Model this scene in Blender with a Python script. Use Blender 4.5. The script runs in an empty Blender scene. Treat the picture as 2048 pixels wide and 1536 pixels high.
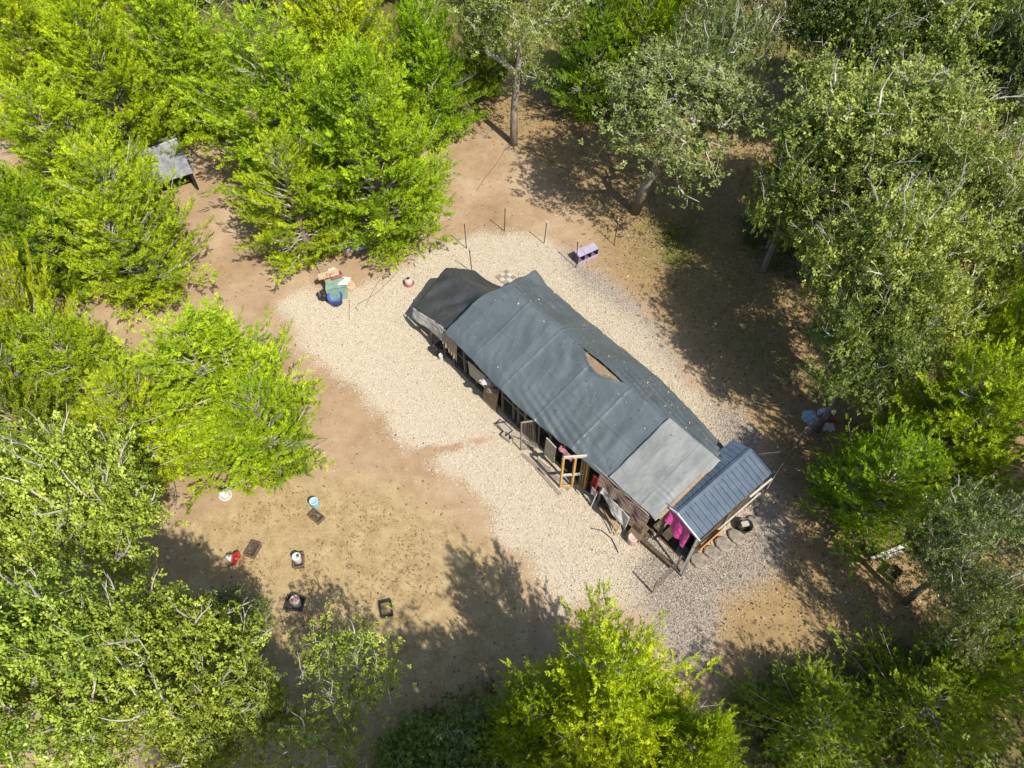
import bpy, bmesh, math, random
import numpy as np
from mathutils import Vector, Matrix, noise

random.seed(7)
rng = np.random.default_rng(7)
R = math.radians
scene = bpy.context.scene
COL = scene.collection

# ------------------------------------------------------------------ camera, sky, sun, exposure
CAM_H, PITCH, FPX = 20.4, R(53), 1421.0
cam = bpy.data.cameras.new("camera")
cam.sensor_width = 36.0
cam.lens = FPX / 2048 * 36.0
cam.clip_start, cam.clip_end = 0.1, 1500
camo = bpy.data.objects.new("camera", cam)
camo.location = (0, 0, CAM_H)
camo.rotation_euler = (R(90) - PITCH, 0, 0)
COL.objects.link(camo)
scene.camera = camo

SUN_DIR = Vector((0.62, -0.79, 0)).normalized()
SUN_EL = R(50)
world = bpy.data.worlds.new("World")
scene.world = world
world.use_nodes = True
nt = world.node_tree
sky = nt.nodes.new("ShaderNodeTexSky")
sky.sky_type = 'NISHITA'
sky.sun_disc = False
sky.sun_elevation = SUN_EL
sky.sun_rotation = math.atan2(SUN_DIR.x, SUN_DIR.y)
nt.nodes["Background"].inputs[1].default_value = 0.14
nt.links.new(sky.outputs[0], nt.nodes["Background"].inputs[0])
sun = bpy.data.lights.new("sun", 'SUN')
sun.energy = 4.85
sun.angle = R(0.53)
sun.color = (1.0, 0.94, 0.83)
suno = bpy.data.objects.new("sun", sun)
sv = Vector((SUN_DIR.x * math.cos(SUN_EL), SUN_DIR.y * math.cos(SUN_EL), math.sin(SUN_EL)))
suno.rotation_euler = sv.to_track_quat('Z', 'Y').to_euler()
suno.location = (20, -25, 40)
COL.objects.link(suno)
vs = scene.view_settings
vs.view_transform = 'Standard'
vs.look = 'None'
vs.gamma = 1
vs.use_curve_mapping = False
vs.exposure = 0.70
scene.cycles.max_bounces = 8
scene.cycles.transparent_max_bounces = 8
scene.cycles.sample_clamp_indirect = 6.0

# ------------------------------------------------------------------ helpers
def gp(px, py, z=0.0):
    """a spot of the survey photo (2048 px wide) as a point of the place at height z"""
    a = (px - 1024) / FPX
    b = -(py - 768) / FPX
    s, c = math.sin(PITCH), math.cos(PITCH)
    d = Vector((a, b * s + c, b * c - s))
    t = (z - CAM_H) / d.z
    return Vector((d.x * t, d.y * t, z))

def tag(o, label, cat, group=None):
    o['label'] = label
    o['category'] = cat
    if group:
        o['group'] = group
    return o

def empty(name, loc, rz=0.0, label=None, cat=None, group=None):
    o = bpy.data.objects.new(name, None)
    o.location = loc
    o.rotation_euler = (0, 0, rz)
    o.empty_display_size = 0.2
    COL.objects.link(o)
    if label:
        tag(o, label, cat, group)
    return o

class MB:
    """collects shapes for ONE mesh object"""
    def __init__(self):
        self.bm = bmesh.new()
    def box(self, c, s, rot=None, bev=0.0):
        m = Matrix.Translation(Vector(c))
        if rot is not None:
            m = m @ (rot.to_4x4() if isinstance(rot, Matrix) else Matrix.Rotation(rot, 4, 'Z'))
        r = bmesh.ops.create_cube(self.bm, size=1.0, matrix=m @ Matrix.Diagonal((*s, 1)))
        if bev > 0:
            es = list({e for v in r['verts'] for e in v.link_edges})
            bmesh.ops.bevel(self.bm, geom=es, offset=bev, segments=1, affect='EDGES')
        return self
    def bar(self, p0, p1, w, h=None, roll=0.0):
        p0, p1 = Vector(p0), Vector(p1)
        d = p1 - p0
        q = d.to_track_quat('X', 'Z').to_matrix().to_4x4()
        m = Matrix.Translation((p0 + p1) / 2) @ q @ Matrix.Rotation(roll, 4, 'X') @ Matrix.Diagonal((d.length, w, h or w, 1))
        bmesh.ops.create_cube(self.bm, size=1.0, matrix=m)
        return self
    def tube(self, pts, rad, n=6, cap=True):
        pts = [Vector(p) for p in pts]
        rads = rad if isinstance(rad, (list, tuple)) else [rad] * len(pts)
        rings = []
        up = Vector((0.13, 0.31, 0.94)).normalized()
        for i, p in enumerate(pts):
            d = (pts[min(i + 1, len(pts) - 1)] - pts[max(i - 1, 0)]).normalized()
            x = d.cross(up)
            if x.length < 0.05:
                x = d.cross(Vector((1, 0, 0)))
            x.normalize()
            y = d.cross(x)
            rings.append([self.bm.verts.new(p + (x * math.cos(2 * math.pi * k / n) + y * math.sin(2 * math.pi * k / n)) * rads[i]) for k in range(n)])
        for a, b in zip(rings, rings[1:]):
            for k in range(n):
                self.bm.faces.new((a[k], a[(k + 1) % n], b[(k + 1) % n], b[k]))
        if cap:
            self.bm.faces.new(rings[0][::-1])
            self.bm.faces.new(rings[-1])
        return self
    def lathe(self, prof, c=(0, 0, 0), n=20, rot=None, sx=1, sy=1):
        m = Matrix.Translation(Vector(c)) @ (rot.to_4x4() if rot is not None else Matrix.Identity(4))
        rings = []
        for r, z in prof:
            rings.append([self.bm.verts.new(m @ Vector((max(r, 1e-4) * sx * math.cos(2 * math.pi * k / n), max(r, 1e-4) * sy * math.sin(2 * math.pi * k / n), z))) for k in range(n)])
        for a, b in zip(rings, rings[1:]):
            for k in range(n):
                self.bm.faces.new((a[k], a[(k + 1) % n], b[(k + 1) % n], b[k]))
        self.bm.faces.new(rings[0][::-1])
        self.bm.faces.new(rings[-1])
        return self
    def slab(self, pts, th):
        """polygon (list of 3-D points) given a thickness th along its normal, downwards"""
        pts = [Vector(p) for p in pts]
        nrm = Vector((0, 0, 0))
        for i in range(1, len(pts) - 1):
            nrm += (pts[i] - pts[0]).cross(pts[i + 1] - pts[0])
        nrm.normalize()
        top = [self.bm.verts.new(p) for p in pts]
        bot = [self.bm.verts.new(p - nrm * th) for p in pts]
        self.bm.faces.new(top)
        self.bm.faces.new(bot[::-1])
        for i in range(len(pts)):
            j = (i + 1) % len(pts)
            self.bm.faces.new((top[j], top[i], bot[i], bot[j]))
        return self
    def build(self, name, mat, parent=None, smooth=False, loc=None, rz=None):
        bmesh.ops.recalc_face_normals(self.bm, faces=self.bm.faces)
        me = bpy.data.meshes.new(name)
        self.bm.to_mesh(me)
        self.bm.free()
        me.materials.append(mat)
        if smooth:
            me.polygons.foreach_set("use_smooth", [True] * len(me.polygons))
        o = bpy.data.objects.new(name, me)
        COL.objects.link(o)
        if parent:
            o.parent = parent
        if loc is not None:
            o.location = loc
        if rz is not None:
            o.rotation_euler = (0, 0, rz)
        return o

def np_mesh(name, V, F, mats, tint=None, smooth=False):
    """V (n,3), F (m,k) -> mesh, tint per vertex"""
    me = bpy.data.meshes.new(name)
    V = np.ascontiguousarray(V, dtype=np.float32)
    F = np.ascontiguousarray(F, dtype=np.int32)
    m, k = F.shape
    me.vertices.add(len(V))
    me.vertices.foreach_set("co", V.ravel())
    me.loops.add(m * k)
    me.loops.foreach_set("vertex_index", F.ravel())
    me.polygons.add(m)
    me.polygons.foreach_set("loop_start", np.arange(0, m * k, k, dtype=np.int32))
    me.polygons.foreach_set("loop_total", np.full(m, k, dtype=np.int32))
    if smooth:
        me.polygons.foreach_set("use_smooth", np.ones(m, dtype=bool))
    me.update(calc_edges=True)
    if tint is not None:
        a = me.attributes.new("tint", 'FLOAT', 'POINT')
        a.data.foreach_set("value", np.ascontiguousarray(tint, dtype=np.float32))
    for mm in (mats if isinstance(mats, (list, tuple)) else [mats]):
        me.materials.append(mm)
    return me

def put(name, me, parent=None, loc=(0, 0, 0)):
    o = bpy.data.objects.new(name, me)
    o.location = loc
    COL.objects.link(o)
    if parent:
        o.parent = parent
    return o

def copy_tree(o, parent=None):
    c = o.copy()
    COL.objects.link(c)
    c.parent = parent
    for ch in list(o.children):
        copy_tree(ch, c)
    return c

# ------------------------------------------------------------------ materials
def newmat(name):
    m = bpy.data.materials.new(name)
    m.use_nodes = True
    t = m.node_tree
    b = t.nodes["Principled BSDF"]
    return m, t, b

def N(t, typ, **kw):
    n = t.nodes.new(typ)
    for k, v in kw.items():
        setattr(n, k, v)
    return n

def noise_tex(t, scale, detail=4, rough=0.6, coord='Object', stretch=None):
    tc = N(t, "ShaderNodeTexCoord")
    src = tc.outputs[coord]
    if stretch:
        mp = N(t, "ShaderNodeMapping")
        mp.inputs["Scale"].default_value = stretch
        t.links.new(src, mp.inputs[0])
        src = mp.outputs[0]
    n = N(t, "ShaderNodeTexNoise")
    n.inputs["Scale"].default_value = scale
    n.inputs["Detail"].default_value = detail
    n.inputs["Roughness"].default_value = rough
    t.links.new(src, n.inputs["Vector"])
    return n

def ramp(t, fac, stops, k=0.81):
    r = N(t, "ShaderNodeValToRGB")
    el = r.color_ramp.elements
    while len(el) < len(stops):
        el.new(0.5)
    for e, (p, c) in zip(el, stops):
        e.position = p
        e.color = (c[0] * k, c[1] * k, c[2] * k, 1)
    t.links.new(fac, r.inputs[0])
    return r

def surf(name, c0, c1, scale=6, rough=0.8, spec=0.3, bump=0.0, bscale=40, stretch=None, metal=0.0, mid=None):
    m, t, b = newmat(name)
    n = noise_tex(t, scale, 5, 0.62, stretch=stretch)
    st = [(0.3, c0), (0.7, c1)] if mid is None else [(0.28, c0), (0.5, mid), (0.72, c1)]
    r = ramp(t, n.outputs[0], st)
    t.links.new(r.outputs[0], b.inputs["Base Color"])
    b.inputs["Roughness"].default_value = rough
    b.inputs["Specular IOR Level"].default_value = spec
    b.inputs["Metallic"].default_value = metal
    if bump > 0:
        n2 = noise_tex(t, bscale, 5, 0.65, stretch=stretch)
        bp = N(t, "ShaderNodeBump")
        bp.inputs["Strength"].default_value = bump
        bp.inputs["Distance"].default_value = 0.02
        t.links.new(n2.outputs[0], bp.inputs["Height"])
        t.links.new(bp.outputs[0], b.inputs["Normal"])
    return m

def leaf_mat(name, c0, c1, trans=0.8, gloss=0.06, grough=0.45):
    """leaf colour from the leaf's own tint, times the tree's own colour; light passes through"""
    m, t, b = newmat(name)
    t.nodes.remove(b)
    out = t.nodes["Material Output"]
    at = N(t, "ShaderNodeAttribute", attribute_name="tint")
    r = ramp(t, at.outputs["Fac"], [(0.0, c0), (1.0, c1)], 1.0)
    oi = N(t, "ShaderNodeObjectInfo")
    mx = N(t, "ShaderNodeMix", data_type='RGBA', blend_type='MULTIPLY')
    mx.inputs[0].default_value = 1.0
    t.links.new(r.outputs[0], mx.inputs[6])
    t.links.new(oi.outputs["Color"], mx.inputs[7])
    d = N(t, "ShaderNodeBsdfDiffuse")
    tr = N(t, "ShaderNodeBsdfTranslucent")
    tm = N(t, "ShaderNodeMix", data_type='RGBA', blend_type='MULTIPLY')
    tm.inputs[0].default_value = 1.0
    tm.inputs[7].default_value = (trans * 1.05, trans, trans * 0.5, 1)
    t.links.new(mx.outputs[2], d.inputs[0])
    t.links.new(mx.outputs[2], tm.inputs[6])
    t.links.new(tm.outputs[2], tr.inputs[0])
    ad = N(t, "ShaderNodeAddShader")
    t.links.new(d.outputs[0], ad.inputs[0])
    t.links.new(tr.outputs[0], ad.inputs[1])
    g = N(t, "ShaderNodeBsdfGlossy")
    g.inputs["Roughness"].default_value = grough
    ms = N(t, "ShaderNodeMixShader")
    ms.inputs[0].default_value = gloss
    t.links.new(ad.outputs[0], ms.inputs[1])
    t.links.new(g.outputs[0], ms.inputs[2])
    t.links.new(ms.outputs[0], out.inputs[0])
    return m

M = {}
M['juniper'] = leaf_mat("juniper_foliage", (0.10, 0.156, 0.006), (0.305, 0.38, 0.010), 0.55, 0.015)
M['oak'] = leaf_mat("oak_leaves", (0.072, 0.104, 0.015), (0.225, 0.265, 0.05), 0.42, 0.03, 0.45)
M['weed'] = leaf_mat("weeds", (0.042, 0.066, 0.010), (0.11, 0.14, 0.026), 0.6, 0.03)
M['dry_grass'] = leaf_mat("dry_grass", (0.20, 0.155, 0.07), (0.34, 0.275, 0.13), 0.4, 0.02)
M['bark'] = surf("grey_bark", (0.16, 0.13, 0.10), (0.36, 0.32, 0.27), 9, 0.9, 0.2, 0.7, 30, (1, 1, 0.25))
M['jbark'] = surf("juniper_bark", (0.14, 0.10, 0.07), (0.30, 0.24, 0.18), 8, 0.9, 0.2, 0.7, 30, (1, 1, 0.2))
M['twig'] = surf("pale_twigs", (0.28, 0.245, 0.20), (0.58, 0.54, 0.47), 5, 0.85, 0.2)
def tarp_mat(name, c0, c1, rough, crk):
    """woven plastic sheet with fine crackled creases"""
    m = surf(name, c0, c1, 1.1, rough, 0.5)
    t = m.node_tree
    b = t.nodes["Principled BSDF"]
    base = b.inputs["Base Color"].links[0].from_socket
    for sc, lo, hi, col in ((0.8, .52, .75, (.80, .80, .74)), (26.0, .68, .74, (.72, .66, .55)), (5.0, .60, .72, (1.16, 1.15, 1.12))):
        st = noise_tex(t, sc, 4, 0.6)
        rr = ramp(t, st.outputs[0], [(lo, (1, 1, 1)), (hi, col)], 1.0)
        mm = N(t, "ShaderNodeMix", data_type='RGBA', blend_type='MULTIPLY')
        mm.inputs[0].default_value = 1.0
        t.links.new(base, mm.inputs[6])
        t.links.new(rr.outputs[0], mm.inputs[7])
        base = mm.outputs[2]
    t.links.new(base, b.inputs["Base Color"])
    tc = N(t, "ShaderNodeTexCoord")
    h = None
    for sc, st, amp in ((2.2, (1.0, 2.6, 1.0), 1.0), (5.0, (2.2, 1.0, 1.0), .5), (13.0, (1.0, 2.0, 1.0), .22)):
        mp = N(t, "ShaderNodeMapping")
        mp.inputs["Scale"].default_value = st
        mp.inputs["Rotation"].default_value = (0, 0, .5 * sc)
        t.links.new(tc.outputs["Object"], mp.inputs[0])
        nn = N(t, "ShaderNodeTexNoise", noise_type='RIDGED_MULTIFRACTAL')
        nn.inputs["Scale"].default_value = sc
        nn.inputs["Detail"].default_value = 3
        t.links.new(mp.outputs[0], nn.inputs["Vector"])
        mu = N(t, "ShaderNodeMath", operation='MULTIPLY_ADD')
        mu.inputs[1].default_value = amp
        t.links.new(nn.outputs[0], mu.inputs[0])
        if h is not None:
            t.links.new(h, mu.inputs[2])
        else:
            mu.inputs[2].default_value = 0
        h = mu.outputs[0]
    bp = N(t, "ShaderNodeBump")
    bp.inputs["Strength"].default_value = crk
    bp.inputs["Distance"].default_value = 0.02
    t.links.new(h, bp.inputs["Height"])
    t.links.new(bp.outputs[0], b.inputs["Normal"])
    return m
M['tarp'] = tarp_mat("grey_green_tarp", (0.086, 0.106, 0.115), (0.112, 0.136, 0.143), 0.40, 0.32)
M['black_tarp'] = tarp_mat("black_tarp", (0.042, 0.043, 0.045), (0.066, 0.067, 0.068), 0.40, 0.4)
M['light_tarp'] = tarp_mat("light_grey_tarp", (0.20, 0.208, 0.20), (0.29, 0.294, 0.28), 0.5, 0.3)
M['metal_roof'] = surf("slate_metal_roof", (0.052, 0.080, 0.118), (0.098, 0.128, 0.168), 3.4, 0.36, 0.55, 0.0)
M['trim'] = surf("pale_metal_trim", (0.38, 0.40, 0.42), (0.55, 0.57, 0.58), 4, 0.45, 0.5)
M['old_metal'] = surf("weathered_tin", (0.17, 0.17, 0.19), (0.38, 0.38, 0.41), 4, 0.45, 0.5, 0.1, 20, metal=0.2)
M['wood_grey'] = surf("grey_weathered_wood", (0.16, 0.13, 0.10), (0.34, 0.29, 0.23), 7, 0.85, 0.2, 0.3, 40, (1, 1, 6))
M['wood_dark'] = surf("dark_damp_wood", (0.06, 0.045, 0.03), (0.15, 0.11, 0.075), 7, 0.85, 0.2, 0.3, 40)
M['wood_yellow'] = surf("new_yellow_lumber", (0.42, 0.25, 0.07), (0.58, 0.38, 0.14), 5, 0.7, 0.3, 0.15, 40)
M['wood_orange'] = surf("orange_stained_wood", (0.40, 0.14, 0.025), (0.55, 0.22, 0.05), 5, 0.65, 0.3)
M['wood_brown'] = surf("brown_board", (0.20, 0.14, 0.085), (0.34, 0.25, 0.16), 5, 0.85, 0.2)
M['shed_dark'] = surf("shade_dark_shed_boards", (0.02, 0.017, 0.013), (0.05, 0.042, 0.034), 7, 0.9, 0.1)  # near-black colour imitates the shadow that hides the shed's walls and posts
M['plywood'] = surf("plywood", (0.26, 0.18, 0.10), (0.44, 0.33, 0.21), 5, 0.85, 0.2, 0.1, 40, (1, 5, 1))
M['pale_board'] = surf("pale_painted_board", (0.40, 0.36, 0.29), (0.56, 0.51, 0.43), 4, 0.8, 0.2)
M['pole'] = surf("bamboo_pole", (0.40, 0.31, 0.17), (0.58, 0.48, 0.30), 6, 0.7, 0.3)
M['white_cloth'] = surf("white_cloth", (0.50, 0.47, 0.45), (0.66, 0.63, 0.60), 4, 0.9, 0.1)
M['tan_cloth'] = surf("tan_sheet", (0.34, 0.28, 0.20), (0.52, 0.44, 0.33), 5, 0.9, 0.1)
M['pink_cloth'] = surf("magenta_sheet", (0.50, 0.045, 0.25), (0.66, 0.09, 0.36), 4, 0.5, 0.4)
M['red_cloth'] = surf("red_cloth", (0.30, 0.02, 0.03), (0.42, 0.045, 0.05), 5, 0.9, 0.1)
M['rose_cloth'] = surf("rose_cloth", (0.36, 0.15, 0.17), (0.5, 0.25, 0.26), 6, 0.9, 0.1)
M['steel'] = surf("dark_steel", (0.025, 0.022, 0.02), (0.06, 0.05, 0.045), 10, 0.6, 0.4)
M['wire'] = surf("rusty_galvanised_wire", (0.13, 0.11, 0.09), (0.24, 0.21, 0.18), 10, 0.6, 0.4)
M['white_plastic'] = surf("white_plastic", (0.58, 0.56, 0.52), (0.72, 0.70, 0.66), 6, 0.4, 0.5)
M['pink_plastic'] = surf("faded_pink_plastic", (0.55, 0.36, 0.31), (0.64, 0.46, 0.40), 6, 0.4, 0.5)
M['red_plastic'] = surf("red_plastic", (0.38, 0.02, 0.02), (0.52, 0.035, 0.03), 6, 0.4, 0.5)
M['faded_red'] = surf("faded_red_plastic", (0.28, 0.07, 0.06), (0.42, 0.14, 0.12), 6, 0.5, 0.4)
M['black_plastic'] = surf("black_plastic", (0.018, 0.018, 0.019), (0.035, 0.034, 0.033), 6, 0.5, 0.4)
M['rubber'] = surf("grey_black_rubber", (0.03, 0.03, 0.03), (0.055, 0.052, 0.05), 6, 0.7, 0.3)
M['brown_plastic'] = surf("dusty_brown_plastic", (0.10, 0.065, 0.05), (0.18, 0.12, 0.095), 8, 0.75, 0.3)
M['blue_plastic'] = surf("blue_plastic", (0.03, 0.07, 0.33), (0.06, 0.13, 0.45), 6, 0.45, 0.5)
M['sky_plastic'] = surf("pale_blue_plastic", (0.26, 0.44, 0.55), (0.40, 0.58, 0.66), 6, 0.45, 0.5)
M['green_plastic'] = surf("clear_green_plastic", (0.12, 0.20, 0.15), (0.22, 0.32, 0.25), 5, 0.3, 0.6)
M['cardboard'] = surf("cardboard", (0.38, 0.26, 0.16), (0.50, 0.37, 0.25), 4, 0.85, 0.2)
M['concrete'] = surf("concrete", (0.36, 0.32, 0.26), (0.52, 0.46, 0.38), 8, 0.9, 0.2, 0.4, 40)
M['stone'] = surf("grey_brown_stone", (0.14, 0.118, 0.095), (0.36, 0.315, 0.26), 7, 0.9, 0.2, 0.6, 25)
M['lilac'] = surf("lilac_painted_wood", (0.30, 0.25, 0.35), (0.40, 0.345, 0.45), 5, 0.7, 0.3)
M['deep_lilac'] = surf("purple_wood", (0.10, 0.075, 0.13), (0.17, 0.13, 0.20), 5, 0.8, 0.2)
M['bag_blue'] = surf("crinkled_blue_bag", (0.16, 0.30, 0.46), (0.62, 0.70, 0.78), 14, 0.45, 0.4)
M['bag_white'] = surf("crinkled_white_bag", (0.42, 0.42, 0.50), (0.80, 0.79, 0.82), 14, 0.45, 0.4)
M['bag_red'] = surf("crinkled_red_bag", (0.22, 0.04, 0.04), (0.42, 0.10, 0.08), 12, 0.5, 0.4)
M['hose'] = surf("brown_hose", (0.12, 0.07, 0.04), (0.2, 0.13, 0.08), 8, 0.6, 0.3)
M['dark_soil'] = surf("damp_bedding", (0.05, 0.038, 0.026), (0.13, 0.10, 0.07), 6, 0.95, 0.1, 0.8, 30)

def chip_mat(name, stops):
    m, t, b = newmat(name)
    at = N(t, "ShaderNodeAttribute", attribute_name="tint")
    r = ramp(t, at.outputs["Fac"], stops)
    t.links.new(r.outputs[0], b.inputs["Base Color"])
    b.inputs["Roughness"].default_value = 0.85
    b.inputs["Specular IOR Level"].default_value = 0.2
    return m
M['chips'] = chip_mat("wood_chips", [(0, (0.16, 0.125, 0.10)), (0.2, (0.42, 0.34, 0.25)), (0.6, (0.56, 0.48, 0.36)), (1, (0.68, 0.61, 0.50))])
M['litter'] = chip_mat("leaf_litter", [(0, (0.05, 0.035, 0.02)), (0.5, (0.17, 0.115, 0.06)), (0.85, (0.34, 0.25, 0.15)), (1, (0.6, 0.52, 0.4))])

def plaid_mat():
    m, t, b = newmat("plaid_blanket")
    tc = N(t, "ShaderNodeTexCoord")
    w1 = N(t, "ShaderNodeTexWave", bands_direction='X')
    w2 = N(t, "ShaderNodeTexWave", bands_direction='Z')
    for w in (w1, w2):
        w.inputs["Scale"].default_value = 4.0
        w.inputs["Distortion"].default_value = 0.6
        t.links.new(tc.outputs["Object"], w.inputs[0])
    r1 = ramp(t, w1.outputs[1], [(0.3, (0.13, 0.09, 0.07)), (0.85, (0.27, 0.20, 0.15))])
    r2 = ramp(t, w2.outputs[1], [(0.4, (0.24, 0.11, 0.10)), (0.8, (0.32, 0.27, 0.22))])
    mx = N(t, "ShaderNodeMix", data_type='RGBA')
    mx.inputs[0].default_value = 0.45
    t.links.new(r1.outputs[0], mx.inputs[6])
    t.links.new(r2.outputs[0], mx.inputs[7])
    t.links.new(mx.outputs[2], b.inputs["Base Color"])
    b.inputs["Roughness"].default_value = 0.9
    return m
M['plaid'] = plaid_mat()

# ------------------------------------------------------------------ ground
def poly_sd(X, Y, poly):
    """signed distance to a closed polygon, positive inside"""
    d = np.full(X.shape, 1e9)
    inside = np.zeros(X.shape, bool)
    n = len(poly)
    for i in range(n):
        x0, y0 = poly[i]
        x1, y1 = poly[(i + 1) % n]
        dx, dy = x1 - x0, y1 - y0
        L = dx * dx + dy * dy + 1e-12
        t = np.clip(((X - x0) * dx + (Y - y0) * dy) / L, 0, 1)
        d = np.minimum(d, np.hypot(X - x0 - t * dx, Y - y0 - t * dy))
        c = ((y0 > Y) != (y1 > Y))
        with np.errstate(divide='ignore', invalid='ignore'):
            xi = (x1 - x0) * (Y - y0) / (y1 - y0 + 1e-12) + x0
        inside ^= c & (X < xi)
    return np.where(inside, d, -d)

def pxpoly(pts):
    return [gp(*p)[:2] for p in pts]

CHIPS = pxpoly([(545, 610), (610, 575), (700, 585), (770, 555), (850, 500), (900, 488), (960, 465), (1030, 463), (1085, 478), (1150, 510), (1215, 560), (1265, 595), (1310, 650), (1345, 700), (1385, 770), (1430, 805), (1490, 820), (1505, 870), (1550, 960), (1575, 1060), (1570, 1130), (1500, 1170), (1440, 1220), (1430, 1330), (1340, 1330), (1290, 1230), (1190, 1200), (1120, 1225), (1075, 1150), (1010, 1075), (960, 1010), (905, 955), (850, 930), (790, 905), (765, 850), (705, 785), (640, 740), (610, 690), (580, 650)])
CHIP_BARE = pxpoly([(640, 745), (720, 770), (790, 850), (850, 930), (960, 1010), (900, 1080), (760, 1000), (640, 900)])
LITTER = pxpoly([(930, 130), (1300, 100), (2200, 60), (2200, 1600), (1400, 1600), (1430, 1230), (1600, 1000), (1450, 780), (1330, 650), (1230, 540), (1180, 440), (1060, 300), (930, 240)])
DRY = pxpoly([(380, 1050), (560, 960), (800, 960), (960, 1080), (1060, 1180), (1060, 1600), (300, 1600)])
FARFLOOR = [(-60, 37), (60, 35), (60, 75), (-60, 75)]
GREENS = [pxpoly([(1280, 440), (1400, 420), (1420, 540), (1320, 560)]), pxpoly([(1450, 420), (1660, 420), (1750, 600), (1640, 600), (1480, 520)]),
          pxpoly([(1420, 1340), (1650, 1290), (1900, 1230), (2200, 1200), (2200, 1600), (1450, 1600)]), pxpoly([(1120, 120), (1500, 60), (1500, 260), (1200, 220)]),
          pxpoly([(1560, 960), (1800, 900), (2000, 1000), (1900, 1180), (1720, 1080)]), pxpoly([(760, 1440), (1000, 1330), (1060, 1600), (700, 1600)]), FARFLOOR]
OLIVE = pxpoly([(1240, 400), (1420, 400), (1560, 560), (1660, 760), (1600, 800), (1440, 740), (1330, 620), (1230, 520)])
GREY_CHIPS = [pxpoly([(1290, 1075), (1420, 1090), (1560, 990), (1620, 1130), (1480, 1260), (1420, 1400), (1260, 1300)]), pxpoly([(1400, 770), (1530, 800), (1540, 960), (1440, 890)]), pxpoly([(1110, 470), (1230, 540), (1330, 640), (1400, 760), (1380, 770), (1280, 640), (1150, 560)])]  # areas where the chip colour is mixed towards grey
STREAK = [gp(*p) for p in [(822, 918), (860, 903), (910, 892), (960, 882), (1005, 874)]]  # curved streak along which the chip cover is thinned

def axis(lo, hi, step, outer):
    a = list(np.arange(lo, hi + 1e-6, step))
    return np.array(sorted([lo - o for o in outer] + a + [hi + o for o in outer]))
gx = axis(-34, 34, 0.3, [3, 9, 25, 70, 180, 420])
gy = axis(-8, 52, 0.3, [3, 9, 25, 70, 180, 420])
GX, GY = np.meshgrid(gx, gy)
nx, ny = len(gx), len(gy)
def smooth01(a):
    a = np.clip(a, 0, 1)
    return a * a * (3 - 2 * a)
def chips_at(X, Y):
    c = np.clip(0.5 + poly_sd(X, Y, CHIPS) / 1.7, 0, 1)
    c -= 0.25 * np.clip(0.5 + poly_sd(X, Y, CHIP_BARE) / 2.0, 0, 1)
    for a, b in zip(STREAK, STREAK[1:]):
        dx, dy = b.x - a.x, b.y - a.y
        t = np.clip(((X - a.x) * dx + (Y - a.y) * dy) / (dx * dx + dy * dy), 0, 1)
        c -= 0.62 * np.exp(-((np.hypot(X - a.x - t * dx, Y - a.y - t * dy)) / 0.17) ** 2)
    return np.clip(c, 0, 1)
def litter_at(X, Y):
    return np.clip(0.5 + poly_sd(X, Y, LITTER) / 3.0, 0, 1)
def green_at(X, Y):
    g = np.zeros(X.shape)
    for p in GREENS:
        g = np.maximum(g, np.clip(0.5 + poly_sd(X, Y, p) / 2.0, 0, 1))
    g = np.maximum(g, .64 * np.clip(0.5 + poly_sd(X, Y, OLIVE) / 2.0, 0, 1))
    return g
Vg = np.stack([GX.ravel(), GY.ravel(), np.zeros(nx * ny)], 1)
ii = np.arange(nx * ny).reshape(ny, nx)
Fg = np.stack([ii[:-1, :-1].ravel(), ii[:-1, 1:].ravel(), ii[1:, 1:].ravel(), ii[1:, :-1].ravel()], 1)

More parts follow.
